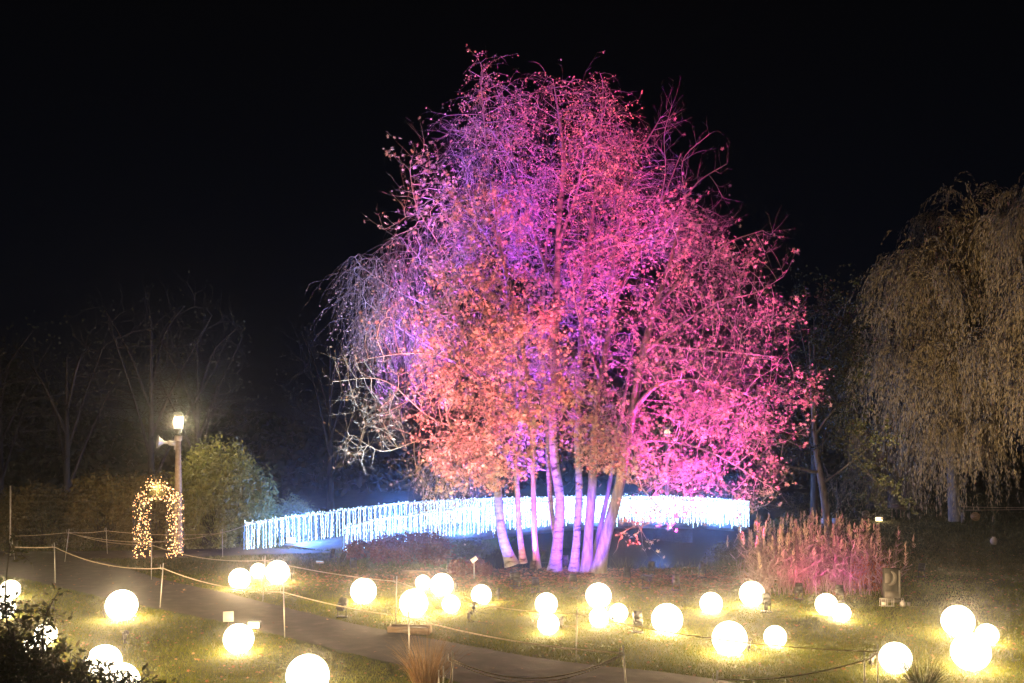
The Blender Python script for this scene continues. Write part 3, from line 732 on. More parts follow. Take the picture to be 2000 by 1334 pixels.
flood(1320, 1154, 'squat black floodlight on the leaf litter right of the trunks', T_(1340, 640, 29.6), MAG, 10000, 60)
flood(1246, 1236, 'added floodlight in the open lawn below the small neighbouring balls, aimed at the treetop', T_(1140, 250, 31), (1, .03, .34), 46000, 32)  # added so that pink light reaches the treetop
flood(670, 1106, 'added floodlight at the left of the red shrub, aimed at the upper left crown', T_(990, 290, 31.8), (.42, .07, 1.0), 110000, 30)  # added violet source for the upper left crown
flood(880, 1118, 'added floodlight behind the small bench, aimed at the weeping birch', T_(780, 550, 33.5), (.50, .40, 1.0), 7000, 44)  # added to tint the weeping birch pale violet
flood(650, 1098, 'added floodlight left of the red shrub shining pale blue light into the weeping birch', T_(745, 600, 33.4), (.36, .36, 1.0), 32000, 44)  # second source added for the weeping birch
flood(690, 1118, 'added floodlight beside the red shrub throwing cool white light on bare left branches', T_(725, 800, 29.8), (.68, .86, 1.0), 15000, 40)  # added to whiten the bare left branches
flood(1003, 1146, 'added floodlight at the lawn edge in front of the blue lit birch', T_(980, 1030, 30.6), (.0, .022, 1.0), 30000, 34)  # added to turn this trunk blue
flood(1046, 1158, 'added floodlight in the lawn in front of the two slim pink trunks', T_(1032, 1030, 30.6), (1, .05, .30), 3600, 34)  # added to give the slim trunks a pink light
flood(1120, 1150, 'added floodlight in front of the birch trunks casting violet light', T_(1115, 1030, 31), (.20, .03, 1.0), 14000, 50)  # added violet light for the birch trunks
flood(1062, 1072, 'added floodlight behind the trunks on the pond bank, sending violet light up the middle', T_(1060, 400, 31.4), (.34, .06, 1.0), 60000, 56, D=33.0)  # added behind the clump for violet light in its core
flood(1262, 1150, 'low added floodlight washing magenta light over the leaf litter', T_(1330, 1150, 26.5), MAG, 130, 100)  # added for the magenta patch on the ground
flood(1105, 1112, 'little floodlight between the thick trunks shining warm light up the bark', T_(1083, 800, 31.6), (1, .16, .12), 900, 50)
flood(1225, 1138, 'added floodlight in the leaf litter just right of the leaning trunk', T_(1220, 880, 29), RED, 2600, 70)  # added red fill under the leaning maple
flood(1372, 1128, 'small floodlight at the pond edge near the reeds', T_(1410, 860, 28.8), MAG, 4200, 62)
flood(1272, 1125, 'small floodlight by the pond edge, left one of two right of the trunks', T_(1310, 430, 31.8), (1, .07, .6), 22000, 46)

# ------------------------------------------------------------------ floodlights added to tint the reeds and light the willows
flood(1640, 1176, 'added floodlight hidden at the foot of the pink lit reeds', T_(1635, 1040, 27.5), (1, .06, .6), 600, 130, r=.05)  # added to colour the reeds from below
flood(1560, 1172, 'added floodlight left of the reeds, spilling red light over them', T_(1570, 1040, 27.5), (1, .08, .30), 420, 130, r=.05)  # added next to the other reed light for more red
flood(1800, 1128, 'added floodlight on the dark meadow right of the stone slab, aimed at the willows', T_(1900, 640, 49), (1, .74, .42), 18000, 52)  # added to brighten the willows, no known fixture stands here

# ------------------------------------------------------------------ deck lamp, path lamp, far meadow lamp
def bricklamp(loc, label, tgt, power, s=.24):
    t = thing('ground_lamp', loc, label, 'ground lamp')
    b = MB(); b.box((0, 0, s * .45), (s * 1.2, .12, s * .7)); b.box((0, .05, s * .04), (s * .7, .2, s * .08)); b.build('housing', M['black'], t)
    b = MB(); b.box((0, -.066, s * .45), (s * 1.1, .01, s * .62)); b.build('lens', M['lens_warm'], t)
    light('POINT', 'lamp_light', (0, -.2, s * .5), (1, .66, .32), power, t, .06)
p = (fb[6] + nb[0]) / 2 + [.4, .6, 0]; p = P(569, 1062, 38.0)
bricklamp(tuple(p), 'small bright warm lamp on the bridge deck at the entrance', None, 12, .3)
bricklamp(tuple(G(497, 1229)), 'small bright rectangular lamp at the path edge right of the white board', None, 25, .22)
bricklamp(tuple(P(1716, 1019, 50)), 'tiny bright lamp on the far meadow left of the willow', None, 40, .3)

# ------------------------------------------------------------------ street lamps
def street_lamp(loc, label, power):
    t = thing('street_lamp', loc, label, 'street lamp', 'lantern street lamps')
    b = MB(); b.lathe([(.17, -.05), (.16, .3), (.145, .9), (.12, 3.0), (.10, 4.08)], 8); b.lathe([(.13, 4.08), (.14, 4.12), (.14, 4.24), (.11, 4.27)], 8); b.build('post', M['concrete'], t)
    b = MB(); b.lathe([(.06, 4.26), (.06, 4.36), (.13, 4.40), (.13, 4.46), (.17, 4.48), (.17, 4.51)], 16); b.build('neck', M['black'], t)
    b = MB(); b.lathe([(.155, 4.512), (.155, 5.0)], 8); b.build('glass', M['lampglass'], t)
    b = MB()
    for i in range(8):
        a = 2 * PI * (i + .0) / 8; b.tube([(.165 * math.cos(a), .165 * math.sin(a), 4.5), (.165 * math.cos(a), .165 * math.sin(a), 5.0)], .012, 4)
    b.lathe([(.19, 5.0), (.19, 5.06), (.15, 5.08), (.15, 5.12)], 8); b.build('cage', M['steel'], t)
    b = MB(); b.lathe([(.19, 4.985), (.37, 4.965), (.37, 4.975), (.19, 4.998)], 24)
    for a in (.3, 2.4, 4.5): b.tube([(.17 * math.cos(a), .17 * math.sin(a), 4.86), (.30 * math.cos(a), .30 * math.sin(a), 4.96)], .01, 4)
    b.build('shade', M['black'], t)
    light('POINT', 'lamp_light', (0, 0, 4.76), (1, .76, .42), power, t, .16)
    return t
street_lamp(((348 - 1000) / F * 36, 36, 0), 'concrete street lamp with lit glass lantern beside the light arch', 1300)
street_lamp(((1303 - 1000) / F * 64, 64, -.1), 'street lamp far behind the bridge, seen through the leaves right of the trunks', 170)
lx = (348 - 1000) / F * 36
hs = thing('horn_loudspeaker', (lx, 36, 0), 'grey horn loudspeaker mounted on the street lamp post by the arch', 'loudspeaker')
q = Vector((-1, -.55, .12)).to_track_quat('Z', 'Y').to_matrix(); z0 = H0 - (867 - HY) / F * 36
b = MB(); b.lathe([(.035, 0), (.05, .03), (.06, .14), (.10, .2), (.17, .30), (.235, .36), (.24, .365), (.225, .36), (.15, .29), (.05, .16)], 20, c=(-.30, -.18, z0 + .04), R=q); b.build('horn', M['steel'], hs, True)
b = MB(); b.lathe([(.02, -.22), (.085, -.21), (.09, -.02), (.06, .0)], 16, c=(-.30, -.18, z0 + .04), R=q); b.build('driver', M['steel'], hs, True)
b = MB(); b.tube([(-.24, -.14, z0 - .02), (-.16, -.1, z0 - .03), (-.02, -.05, z0 - .06)], .022, 6); b.box((-.10, -.05, z0 - .05), (.05, .09, .32)); b.build('mount', M['steel'], hs)

# ------------------------------------------------------------------ arch of lights
ap = G(307, 1091)
at_ = thing('garden_arch', tuple(ap), 'wire garden arch over the path beside the street lamp, wrapped in warm lights', 'garden arch')
def arch_pts(w_, h, n=40, y=0.0, off=0.0):
    pts = []
    hs_ = h - w_ * .62
    for i in range(n + 1):
        s = i / n
        if s < .3: pts.append((-w_ * (1 - .08 * (1 - s / .3) * 0), y, hs_ * s / .3))
        elif s > .7: pts.append((w_, y, hs_ * (1 - s) / .3))
        else:
            a = PI * (1 - (s - .3) / .4); pts.append((w_ * math.cos(a), y, hs_ + (h - hs_) * math.sin(a) ** .8))
    return np.array(pts)
b = MB()
hoops = [arch_pts(.76, 2.42, y=-.15), arch_pts(.76, 2.42, y=.45), arch_pts(.40, 2.10, y=-.15), arch_pts(.40, 2.10, y=.45)]
hoops = [h_ for h_ in hoops]
for h_ in hoops: b.tube(h_, .010, 5)
for i in range(0, 41, 2):
    b.tube([hoops[0][i], hoops[1][i]], .007, 4); b.tube([hoops[0][i], hoops[2][i]], .007, 4); b.tube([hoops[1][i], hoops[3][i]], .007, 4); b.tube([hoops[2][i], hoops[3][i]], .006, 4)
b.tube([(-.05, .0, 2.38), (.0, 0, 2.75), (.12, 0, 2.85)], .008, 4)
b.build('frame', M['black'], at_)
b = MB()
for x in (-.6, .6): b.box((x, .15, .01), (.62, .75, .03))
b.build('base', M['black'], at_)
ls = thing('light_string', tuple(ap), 'warm white fairy lights wound thickly round the garden arch', 'fairy lights')
rng = np.random.default_rng(21); pts = []
for k in range(620):
    h_ = hoops[rng.integers(0, 4)]; f = rng.uniform(0, 40); i = min(39, int(f)); f -= i
    g_ = hoops[rng.integers(0, 4)]; p0 = h_[i] * (1 - f) + h_[i + 1] * f; p1 = g_[i] * (1 - f) + g_[i + 1] * f; u = rng.random()
    pts.append(p0 * (1 - u) + p1 * u + rng.normal(size=3) * .025)
for k in range(60): pts.append(np.array([rng.normal() * .22, .1 + rng.normal() * .15, 2.45 + abs(rng.normal()) * .12]))
pts += [np.array([.10, 0, 2.72]), np.array([.14, 0, 2.82]), np.array([-.05, 0, 2.66]), np.array([-.2, 0, 2.68])]
pts = np.array(pts)
b = MB()
for h_ in hoops[:2]:
    w2 = h_ + rng.normal(size=h_.shape) * .03; b.tube(w2, .006, 4)
b.build('wire', M['black'], ls)
def bulb_mesh(pt, s):
    v, f = bulbs(np.zeros((1, 3)), 1.0, np.random.default_rng(1)); return v
big_ = rng.permutation(len(pts))
ico = MB(); ico.lathe([(.001, -.9), (.6, -.6), (.95, 0), (.6, .6), (.001, .9)], 8); me0 = None
for k in range(100):
    s = rng.uniform(.020, .031)
    if me0 is None:
        o = ico.build('bulb', M['warmbulb'], ls); me0 = o.data
    else:
        o = bpy.data.objects.new('bulb', me0); C.objects.link(o); o.parent = ls
    o.location = pts[big_[k]]; o.scale = (s, s, s)
v, f = bulbs(pts[big_[100:]], .0115, rng); raw('small_bulbs', v, [f], M['warmbulb'], False, ls)['kind'] = 'stuff'
for c_ in ((-.6, -.05, .7), (.6, -.05, .7), (-.5, -.05, 1.8), (.5, -.05, 1.8), (0, -.1, 2.5)):
    light('POINT', 'string_light', c_, (1, .55, .24), 26, ls, .15)
# greenery at the arch top
v, f = small_leaves(np.array([.0, .1, 2.35]) + rng.normal(size=(260, 3)) * [.13, .12, .12], rdir(260) + [0, 0, -.3], .14, .04, rng)
sp = raw('arch_garland', v + ap, [f], M['laurel']); tag(sp, 'bunch of leaves at the crown of the lit garden arch', 'leaf bunch')

# ------------------------------------------------------------------ rope barrier
POSTS = [  # top px,py, base px,py, label
 (106, 1060, 108, 1141, 'far left in the front row, at the lawn edge'),
 (135, 1033, 126, 1099, 'leaning one of the back row at the left, two ropes tied'),
 (207, 1030, 210, 1083, 'in the back row between the leaning one and the light arch'),
 (296, 1056, 295.5, 1134, 'right in front of the light arch'),
 (319, 1100, 312, 1189, 'at the path edge right above the lone lawn ball'),
 (434, 1033, 435, 1091, 'in front of the laurel bush before the bridge'),
 (518, 1085, 513, 1174, 'crossing the three ball lamps below the bridge entrance'),
 (553.6, 1145, 556, 1246, 'at the path edge right of the small rectangular lamp'),
 (775, 1125, 773, 1220, 'left of the big ball lamp above the dry grass tuft'),
 (797.6, 1193, 800, 1290, 'in the dry grass tuft, in front of the big ball lamp'),
 (1127, 1186, 1125, 1290, 'alone on the lawn edge left of the two small neighbouring balls'),
 (1217, 1260, 1226, 1392, 'thick and tilted, at the bottom centre right'),
 (884, 1273, 881, 1372, 'with a loose rope end, right of the dry grass tuft'),
 (1401, 1310, 1401, 1410, 'just peeking in at the bottom below the rope crossed ball'),
 (1714, 1258, 1715, 1368, 'taller one left of the ball at lower right'),
 (1688, 1274, 1689, 1378, 'nearer one beside a black plug box at lower right'),
 (22, 1047, 30, 1068, 'short one at the far left edge of the back row'),
]
tops = []
for px, py, bx, by, lb in POSTS:
    g0 = G(bx, by) if by > 1075 else G(bx, 1098); tp = P(px, py, g0[1])
    t = thing('rope_post', tuple(g0), 'thin metal rope post ' + lb, 'rope post', 'thin rope barrier posts')
    d = tp - g0; L = np.linalg.norm(d)
    b = MB(); b.tube([(0, 0, -.05), tuple(d)], .013, 6); b.build('rod', M['steel'], t)
    h = d * (1 - .12 / L)
    b = MB(); b.tube([h, h + [-.02, 0, -.03], h + [-.055, 0, -.02], h + [-.062, 0, .02], h + [-.06, 0, .09]], .006, 5); b.build('hook', M['steel'], t)
    tops.append(g0 + h)
def hang(a, b_, sag, n=16):
    s = np.linspace(0, 1, n)[:, None]; q = a * (1 - s) + b_ * s; q[:, 2] -= (4 * s * (1 - s))[:, 0] * sag; return q
def rope(label, spans, r=.010, loops=()):
    pts = []
    for a, b_, sag in spans:
        q = hang(a, b_, sag); pts += list(q if not len(pts) else q[1:])
    pts = np.array(pts); t0 = pts[0].copy()
    b = MB(); b.tube(pts - t0, r, 6); o = b.build('barrier_rope', M['rope'], None, True); o.location = t0
    tag(o, label, 'rope', 'ropes of the barrier')
tp = tops
rope('front rope along the path edge, from the far left to the thick tilted post', [(P(22, 1068, tp[0][1]), tp[0], .02), (tp[0], tp[4], .20), (tp[4], tp[7], .14), (tp[7], tp[9], .05), (tp[9], tp[11], .10)], .012)
rope('upper rope crossing in front of the ball lamps from left to lower right', [(tp[1], tp[3], .12), (tp[3], tp[6], .17), (tp[6], tp[8], .06), (tp[8], tp[10], .16), (tp[10], tp[14], .13)], .010)
rope('back rope passing behind the light arch towards the laurel bush', [(P(30, 1047, tp[1][1]), tp[1], .02), (tp[1], tp[2], .04), (tp[2], P(450, 1040, tp[2][1] + 2), .12)], .009)
rope('sagging rope in front of the light arch, between leaning post and bush post', [(tp[1] + [0, 0, -.02], tp[5], .32)], .009)
rope('rope end tied from the bush post to the bridge railing', [(tp[5], fb[0] + [0, 0, .95], .03)], .008)
rope('deeply sagging doubled rope over the path at the bottom centre', [(tp[12], tp[11], .33)], .010)
rope('second strand of the doubled rope over the path at the bottom centre', [(tp[12] + [0, 0, -.03], tp[11] + [0, 0, -.02], .36)], .007)
rope('dark rope at the bottom right running up to the plug box post', [(tp[13], tp[15], .10), (tp[15], tp[14], .03)], .010)
rope('loose rope end dangling from the post right of the dry grass tuft', [(tp[12], tp[12] + np.array([-.02, 0, -.3]), -.0), (tp[12] + np.array([-.02, 0, -.3]), tp[12] + np.array([-.24, -.05, -.62]), .05)], .014)
for (x, y, lb) in ((857, 1312, 'left of two short metal stakes at the bottom edge beside the dry grass tuft'), (866, 1306, 'right of two short metal stakes at the bottom edge beside the dry grass tuft')):
    g0 = G(x, 1372); b = MB(); b.tube([(0, 0, -.05), (0, 0, .5 if x == 857 else .56)], .010, 6); b.tube([(0, 0, .4), (.02, 0, .38), (.03, 0, .42)], .006, 4)
    o = b.build('stake', M['steel']); o.location = g0; tag(o, lb, 'stake', 'short stakes')

# ------------------------------------------------------------------ cable spikes by the lamps
def spike(px, py, lb, i):
    g0 = G(px, py); rng = np.random.default_rng(100 + i)
    t = thing('cable_spike', tuple(g0), lb, 'cable plug', 'cable plugs on spikes by the lamps', rng.uniform(-1, 1))
    b = MB(); b.tube([(0, 0, -.04), (0, 0, .26)], .012, 5); b.box((0, 0, .15), (.07, .06, .14), rz=.3); b.box((.05, .02, .22), (.08, .05, .06), rz=.8, ry=.5); b.build('plug_box', M['black'], t)
    a = np.linspace(0, 5.6, 18); b = MB()
    b.tube(np.stack([.10 * np.cos(a) + .06, .03 * np.sin(a * .7), .14 + .13 * np.sin(a)], 1), .006, 4)
    b.tube([(0, 0, .1), (.12, -.02, .03), (.28, .02, .025), (.42, -.04, .02), (.6, .03, .02)], .006, 4); b.build('cable', M['black'], t)
for i, (x, y, l) in enumerate([(568, 1135, 'black cable plug on a spike right of the three balls below the bridge entrance'), (973, 1170, 'black cable plug right of the ball below the info post'), (925, 1196, 'cable plug with a loop of cable, below and left of the info post ball'),
    (916, 1216, 'black cable plug standing free on the grass below the looped one'), (1096, 1228, 'cable plug touching the lower of the two column balls'), (1198, 1216, 'cable plug between the two small neighbouring balls'),
    (890, 1157, 'cable plug right of the ball under the little bench'), (1496, 1198, 'black cable plug in the grass left of the reeds balls'), (1462, 1275, 'cable plug at the right side of the large rope crossed ball'), (1702, 1306, 'black plug box hanging low beside the two posts at lower right'),
    (205, 1207, 'cable plug at the left side of the lone lawn ball'), (243, 1257, 'small cable plug in the grass above the lower left pair of balls')]): spike(x, y, l, i)

# ------------------------------------------------------------------ small things
g0 = G(926, 1130); t = thing('info_post', tuple(g0), 'thin pale post with a small tilted label plate, left of the blue lit birch', 'label post')
b = MB(); b.tube([(0, 0, -.05), (0, 0, .52)], .016, 6); b.build('post', M['steel'], t)
b = MB(); b.box((0, 0, .56), (.20, .03, .13), ry=-.65, rx=-.5); b.build('plate', M['white'], t)
g0 = G(812, 1128); t = thing('small_bench', tuple(g0), 'low wooden plank bench behind the small ball lamps, below the dark red shrub', 'bench')
b = MB(); b.box((0, 0, .19), (.82, .24, .035)); b.build('seat', M['wood'], t)
for x in (-.14, .26):
    b = MB(); b.box((x, 0, .085), (.09, .2, .175)); b.build('leg', M['wood'], t)
g0 = G(797, 1239); t = thing('wooden_box', tuple(g0), 'low pale wooden planter box under the big ball lamp, in front of the grass tuft', 'planter box', rz=-.1)
b = MB()
b.box((-.21, 0, .07), (.42, .03, .17)); b.box((.215, 0, .065), (.42, .028, .15)); b.box((0, .3, .07), (.86, .03, .16)); b.box((-.43, .15, .07), (.03, .3, .15)); b.box((.44, .15, .07), (.03, .3, .15)); b.build('boards', M['wood'], t)
b = MB(); b.box((0, .15, .06), (.82, .27, .1)); b.build('soil', M['darkstone'], t)
g0 = G(446, 1226); t = thing('sign_board', tuple(g0), 'small blank white board on a stake above the ball lamp by the path', 'board', rz=.25)
b = MB(); b.box((0, 0, .24), (.22, .015, .22)); b.build('panel', M['white'], t)
b = MB(); b.tube([(0, .02, -.05), (0, .02, .3)], .012, 5); b.build('stake', M['wood'], t)
g0 = G(625, 1105); t = thing('light_bar', tuple(g0), 'short pale blue shining light bar on the dark ground below the bridge entrance', 'light bar', rz=-.35)
b = MB(); b.box((0, 0, .12), (.27, .05, .06), rx=.4); b.tube([(0, 0, 0), (0, 0, .1)], .012, 4); b.build('housing', M['steel'], t)
b = MB(); b.box((0, -.028, .14), (.25, .01, .035), rx=.4); b.build('tube', emis('pale blue tube', (.5, .75, 1), 1.2), t)
# carved stone
g0 = G(1741, 1175); t = thing('stone_sculpture', tuple(g0), 'upright dark stone slab with a pale crescent relief, right of the reeds', 'sculpture')
b = MB(); b.box((0, 0, .42), (.40, .14, .84)); b.build('slab', M['darkstone'], t)
b = MB(); a = np.linspace(-1.9, 1.5, 24); 
for a0, a1 in zip(a[:-1], a[1:]):
    w0 = .085 * math.cos((a0 + .2) / 1.9 * PI / 2) ** .7 + .004; w1 = .085 * math.cos((a1 + .2) / 1.9 * PI / 2) ** .7 + .004
    def pt(aa, r_): return (r_ * math.cos(aa) - .05, -.085, .60 + 1.15 * r_ * math.sin(aa))
    Q = [pt(a0, .16), pt(a0, .16 - w0), pt(a1, .16 - w1), pt(a1, .16)]
    Q2 = [(x, y + .03, z) for x, y, z in Q]
    b.add(Q + Q2, [(0, 1, 2, 3), (0, 4, 5, 1), (3, 2, 6, 7), (1, 5, 6, 2), (0, 3, 7, 4)])
b.box((-.12, -.08, .60), (.14, .025, .24)); b.box((.175, -.08, .45), (.045, .03, .70)); b.box((-.02, -.08, .18), (.34, .025, .17)); b.build('relief', M['stone'], t)
b = MB(); b.box((0, -.05, .03), (.52, .3, .08)); b.build('plinth', M['stone'], t)
g1 = G(1732, 1184); t = thing('glass_lantern', tuple(g1), 'small glass box lantern at the foot of the stone slab', 'lantern')
b = MB()
for x in (-.15, .0, .15):
    for y in (-.06, .06): b.box((x, y, .09), (.012, .012, .18))
b.box((0, 0, .185), (.33, .14, .012)); b.box((0, 0, .006), (.33, .14, .012)); b.build('frame', M['steel'], t)
b = MB(); b.box((-.075, 0, .06), (.1, .08, .07)); b.build('candle', M['white'], t)
t = thing('metal_lantern', tuple(G(1763, 1184)), 'tiny dark lantern with a handle, right of the stone slab', 'lantern')
b = MB(); b.lathe([(.07, 0), (.07, .09), (.03, .12), (.03, .14)], 10); b.tube([(-.03, 0, .12), (-.02, 0, .2), (.02, 0, .2), (.03, 0, .12)], .006, 4); b.build('body', M['steel'], t)
t = thing('candle_jar', tuple(G(1775, 1184)), 'small pale candle jar beside the tiny dark lantern', 'candle jar')
b = MB(); b.lathe([(.04, 0), (.045, .08), (.035, .1)], 10); b.build('jar', M['stone'], t)
# far meadow bits
for x, lb in ((1611, 'left'), (1633, 'right')):
    t = thing('notice_sign', tuple(P(x, 1040, 47)), 'small pale sign on legs behind the leaning trunk, %s one of two' % lb, 'sign', 'pale signs behind the leaning trunk')
    b = MB(); b.box((0, 0, .55), (.34, .03, .24)); b.build('panel', M['white'], t)
    b = MB(); b.box((-.12, .02, .2), (.03, .03, .5)); b.box((.12, .02, .2), (.03, .03, .5)); b.build('legs', M['steel'], t)
t = thing('wooden_gate', tuple(P(1755, 1013, 53)), 'small wooden frame gate on the far meadow, lit warm from the tiny lamp', 'gate')
b = MB()
for x in (-.35, -.1, .12, .3): b.box((x, 0, .35), (.05, .05, .95 if x < -.3 else .7))
b.box((0, -.03, .62), (.8, .04, .22), ry=.25); b.build('frame', M['wood'], t)
b = MB(); b.tube([(-.35, 0, .85), (.9, .3, .78), (2.2, .5, .75)], .025, 5); b.tube([(-.35, 0, .72), (.9, .3, .62), (2.2, .5, .58)], .02, 5); b.build('rail', M['wood'], t)
b = MB(); q0 = P(1700, 985, 55); b.tube(hang(np.zeros(3), P(1760, 990, 54) - q0, .05), .012, 4); o = b.build('boundary_rope', M['rope']); o.location = q0; tag(o, 'short rope left of the little wooden gate on the far meadow', 'rope')
for (y0, y1, lb) in ((989, 990, 'upper'), (996, 991, 'lower')):
    q0 = P(1862, y0, 51); b = MB(); b.tube(hang(np.zeros(3), P(2080, y1, 50) - q0, .05), .014, 4); o = b.build('boundary_rope', M['rope']); o.location = q0; tag(o, lb + ' of two ropes running from the willow trunk to the right edge', 'rope')
t = thing('pole_tripod', tuple(P(1645, 1012, 52)), 'thin leaning poles propped together behind the leaning trunk', 'pole tripod')
for a, c in (((-1.0, 0, 2.9), (.1, 0, 0)), ((.0, .2, 1.6), (.75, 0, 0)), ((-.2, .3, 2.0), (-.1, .3, 0))):
    b = MB(); b.tube([a, c], .022, 5); b.build('pole', M['wood'], t)
t = thing('hanging_jar', tuple(P(1941, 1064, 36)), 'round glass jar lantern hanging low at the end of a willow strand', 'hanging jar')
b = MB(); b.lathe([(.02, 0), (.10, .02), (.14, .12), (.11, .22), (.06, .25), (.07, .29)], 14); b.build('jar', mat('jar glass', (.3, .28, .25), .1, spec=.6, var=[(.3, (.2, .18, .16)), (.7, (.34, .32, .3))]), t, True)
b = MB(); b.tube([(0, 0, .29), (0, 0, 1.6)], .006, 4); b.build('cord', M['black'], t)
t = thing('tree_stump_post', tuple(P(1880, 1022, 49)), 'short pale marker post right of the willow trunk', 'marker post')
b = MB(); b.box((0, 0, .25), (.12, .12, .55)); b.build('post', M['stone'], t)
for x, y, D, lb in ((1905, 1018, 46, 'flower basket ornament hanging right of the willow trunk'), (1691, 1012, 52, 'round pale bundle on the ground left of the tiny meadow lamp')):
    t = thing('twig_ball', tuple(P(x, y, D)), lb, 'ornament'); b = MB(); rng = np.random.default_rng(x)
    for k in range(14):
        a = np.linspace(0, 2 * PI, 14); R_ = np.array(Matrix.Rotation(rng.uniform(0, PI), 3, 'X') @ Matrix.Rotation(rng.uniform(0, PI), 3, 'Z'))
        b.tube((np.stack([np.cos(a), np.sin(a), 0 * a], 1) * .2) @ R_.T + [0, 0, .22], .012, 4)
    b.build('twigs', M['straw'], t)
# fence far left
t = thing('mesh_fence', tuple(P(20, 1085, 35)), 'faint wire mesh fence with one post at the far left', 'fence')
b = MB()
for x in (0.,): b.tube([(x, 0, -.3), (x, 0, 2.45)], .03, 5)
b.build('post', M['steel'], t)
b = MB()
for z in np.arange(.1, 2.5, .2): b.tube([(-6, 0, z), (3.0, 0, z)], .004, 3)
for x in np.arange(-6, 3, .2): b.tube([(x, 0, .1), (x, 0, 2.4)], .002, 3)
b.build('mesh', M['darksteel'], t)

# ------------------------------------------------------------------ shrubs
def shrub(name, loc, rad, nl, leafm, label, cat='shrub', L=.14, Wd=.045, seed=0, group=None, lumps=14, droop=.5, fill=.55, stems=60, top=1.0):
    lumps = int(lumps * 2.6); rng = np.random.default_rng(seed); t = thing(name, tuple(loc), label, cat, group); rad = np.array(rad)
    cs = rdir(lumps, rng); cs = np.sign(cs) * np.abs(cs) ** .6 * rng.uniform(.62, .74, (lumps, 1)); cs[:, 2] = np.abs(cs[:, 2]) * top
    k = rng.integers(0, lumps, nl); d = rdir(nl, rng); rr = rng.uniform(.16, .30, lumps)[k][:, None] * (1 - fill * rng.random((nl, 1)) ** 2)
    p = (cs[k] + d * rr) * rad; m = p[:, 2] > -.02; p = p[m]; d = d[m]
    # leaf rosettes: gather leaves in small whorls
    nw = len(p) // 6; wh = p[rng.integers(0, len(p), nw)]; j = rng.integers(0, nw, len(p)); p2 = wh[j] + rng.normal(size=p.shape) * L * .35
    ax = norm((p2 - wh[j]) + d * .05 + np.array([0, 0, -droop * L * .5]) + rdir(len(p2), rng) * L * .15)
    V, Q = small_leaves(p2, ax, L, Wd, rng); raw('foliage', V, [Q], leafm, False, t)
    b = MB()
    for i in range(stems):
        e = wh[rng.integers(0, nw)]; s = np.array([rng.normal() * .12 * rad[0], rng.normal() * .12 * rad[1], -.05]); mid = s * .4 + e * .6 * np.array([1, 1, .8]) + rng.normal(size=3) * .08
        b.tube([s, (s + mid) / 2 + rng.normal(size=3) * .05, mid, e], .018, 4, .005)
    b.build('stems', M['darkbark'], t)
    return t
def at(px, py, D, z=None):
    p = P(px, py, D); 
    return p if z is None else np.array([p[0], p[1], z])
GS = 'shrubs behind the light arch'
shrub('laurel_bush', at(425, 0, 38.5, 0), (1.85, 1.6, 4.45), 26000, M['laurel'], 'big rounded laurel bush right of the street lamp, its top lit yellow green', 'laurel bush', L=.20, Wd=.065, seed=31, group=GS, lumps=34, stems=40)
shrub('laurel_bush', at(545, 0, 41.5, .0), (1.6, 1.3, 2.0), 6500, M['laurel'], 'lower pale laurel bush at the left end of the bridge, bluish lit', 'laurel bush', L=.18, Wd=.05, seed=32, group=GS, lumps=24)
shrub('laurel_bush', at(475, 0, 39.5, 0), (1.5, 1.4, 3.5), 13000, M['laurel'], 'mid height laurel bush between the tall one and the low pale one', 'laurel bush', L=.19, Wd=.055, seed=33, group=GS, lumps=26)
shrub('laurel_bush', at(215, 0, 38, 0), (1.7, 1.5, 3.3), 8000, M['laurelbrown'], 'tall brownish bush with hanging leaves, left of the light arch', 'laurel bush', L=.19, Wd=.06, seed=34, group=GS, lumps=28)
shrub('laurel_bush', at(310, 0, 38.5, 0), (1.6, 1.4, 3.1), 8000, M['laurelbrown'], 'brownish bush directly behind the light arch', 'laurel bush', L=.19, Wd=.06, seed=35, group=GS, lumps=28)
shrub('laurel_bush', at(90, 0, 39, 0), (2.2, 1.5, 2.7), 7000, M['laurelbrown'], 'dim brown bush behind the wire mesh fence at the left', 'laurel bush', L=.18, Wd=.055, seed=36, group=GS, lumps=26)
shrub('laurel_bush', at(-60, 0, 40, 0), (2.4, 1.5, 2.4), 6000, M['laurelbrown'], 'dim bush cut by the left edge of the photo', 'laurel bush', L=.18, Wd=.055, seed=37, group=GS, lumps=24)
shrub('red_shrub', at(800, 0, 33.6, 0), (1.6, 1.0, 1.1), 9000, M['redleaf'], 'wide dark red shrub in front of the bridge, left of the blue lit birch', 'red shrub', L=.10, Wd=.05, seed=38, lumps=26, stems=90)
shrub('red_shrub', at(715, 0, 34.4, 0), (.9, .8, .75), 3500, M['redleaf'], 'smaller dark red shrub at the near end of the bridge railing', 'red shrub', L=.10, Wd=.05, seed=39, lumps=16, stems=60)
shrub('red_shrub', at(918, 0, 30.2, 0), (.75, .5, .55), 2600, M['redleaf'], 'low red leaved shrub at the foot of the blue lit birch', 'red shrub', L=.09, Wd=.05, seed=40, lumps=14, stems=60)
shrub('rusty_fern', at(1700, 0, 27.2, 0), (.55, .5, .95), 5200, M['rust'], 'rusty orange fern clump at the right end of the reeds', 'fern clump', L=.09, Wd=.03, seed=41, lumps=16)
shrub('green_shrub', at(880, 0, 35.5, -.1), (1.8, .8, .8), 4200, M['darkleaf'], 'dark scrub on the bank under the bridge, left of the trunks', 'scrub', L=.12, Wd=.03, seed=42, lumps=20, stems=80)
shrub('pond_scrub', at(1440, 0, 34, -.1), (1.2, .9, .8), 3200, M['darkleaf'], 'dark scrub on the pond bank left of the reeds', 'scrub', L=.12, Wd=.03, seed=43, lumps=18, stems=80)

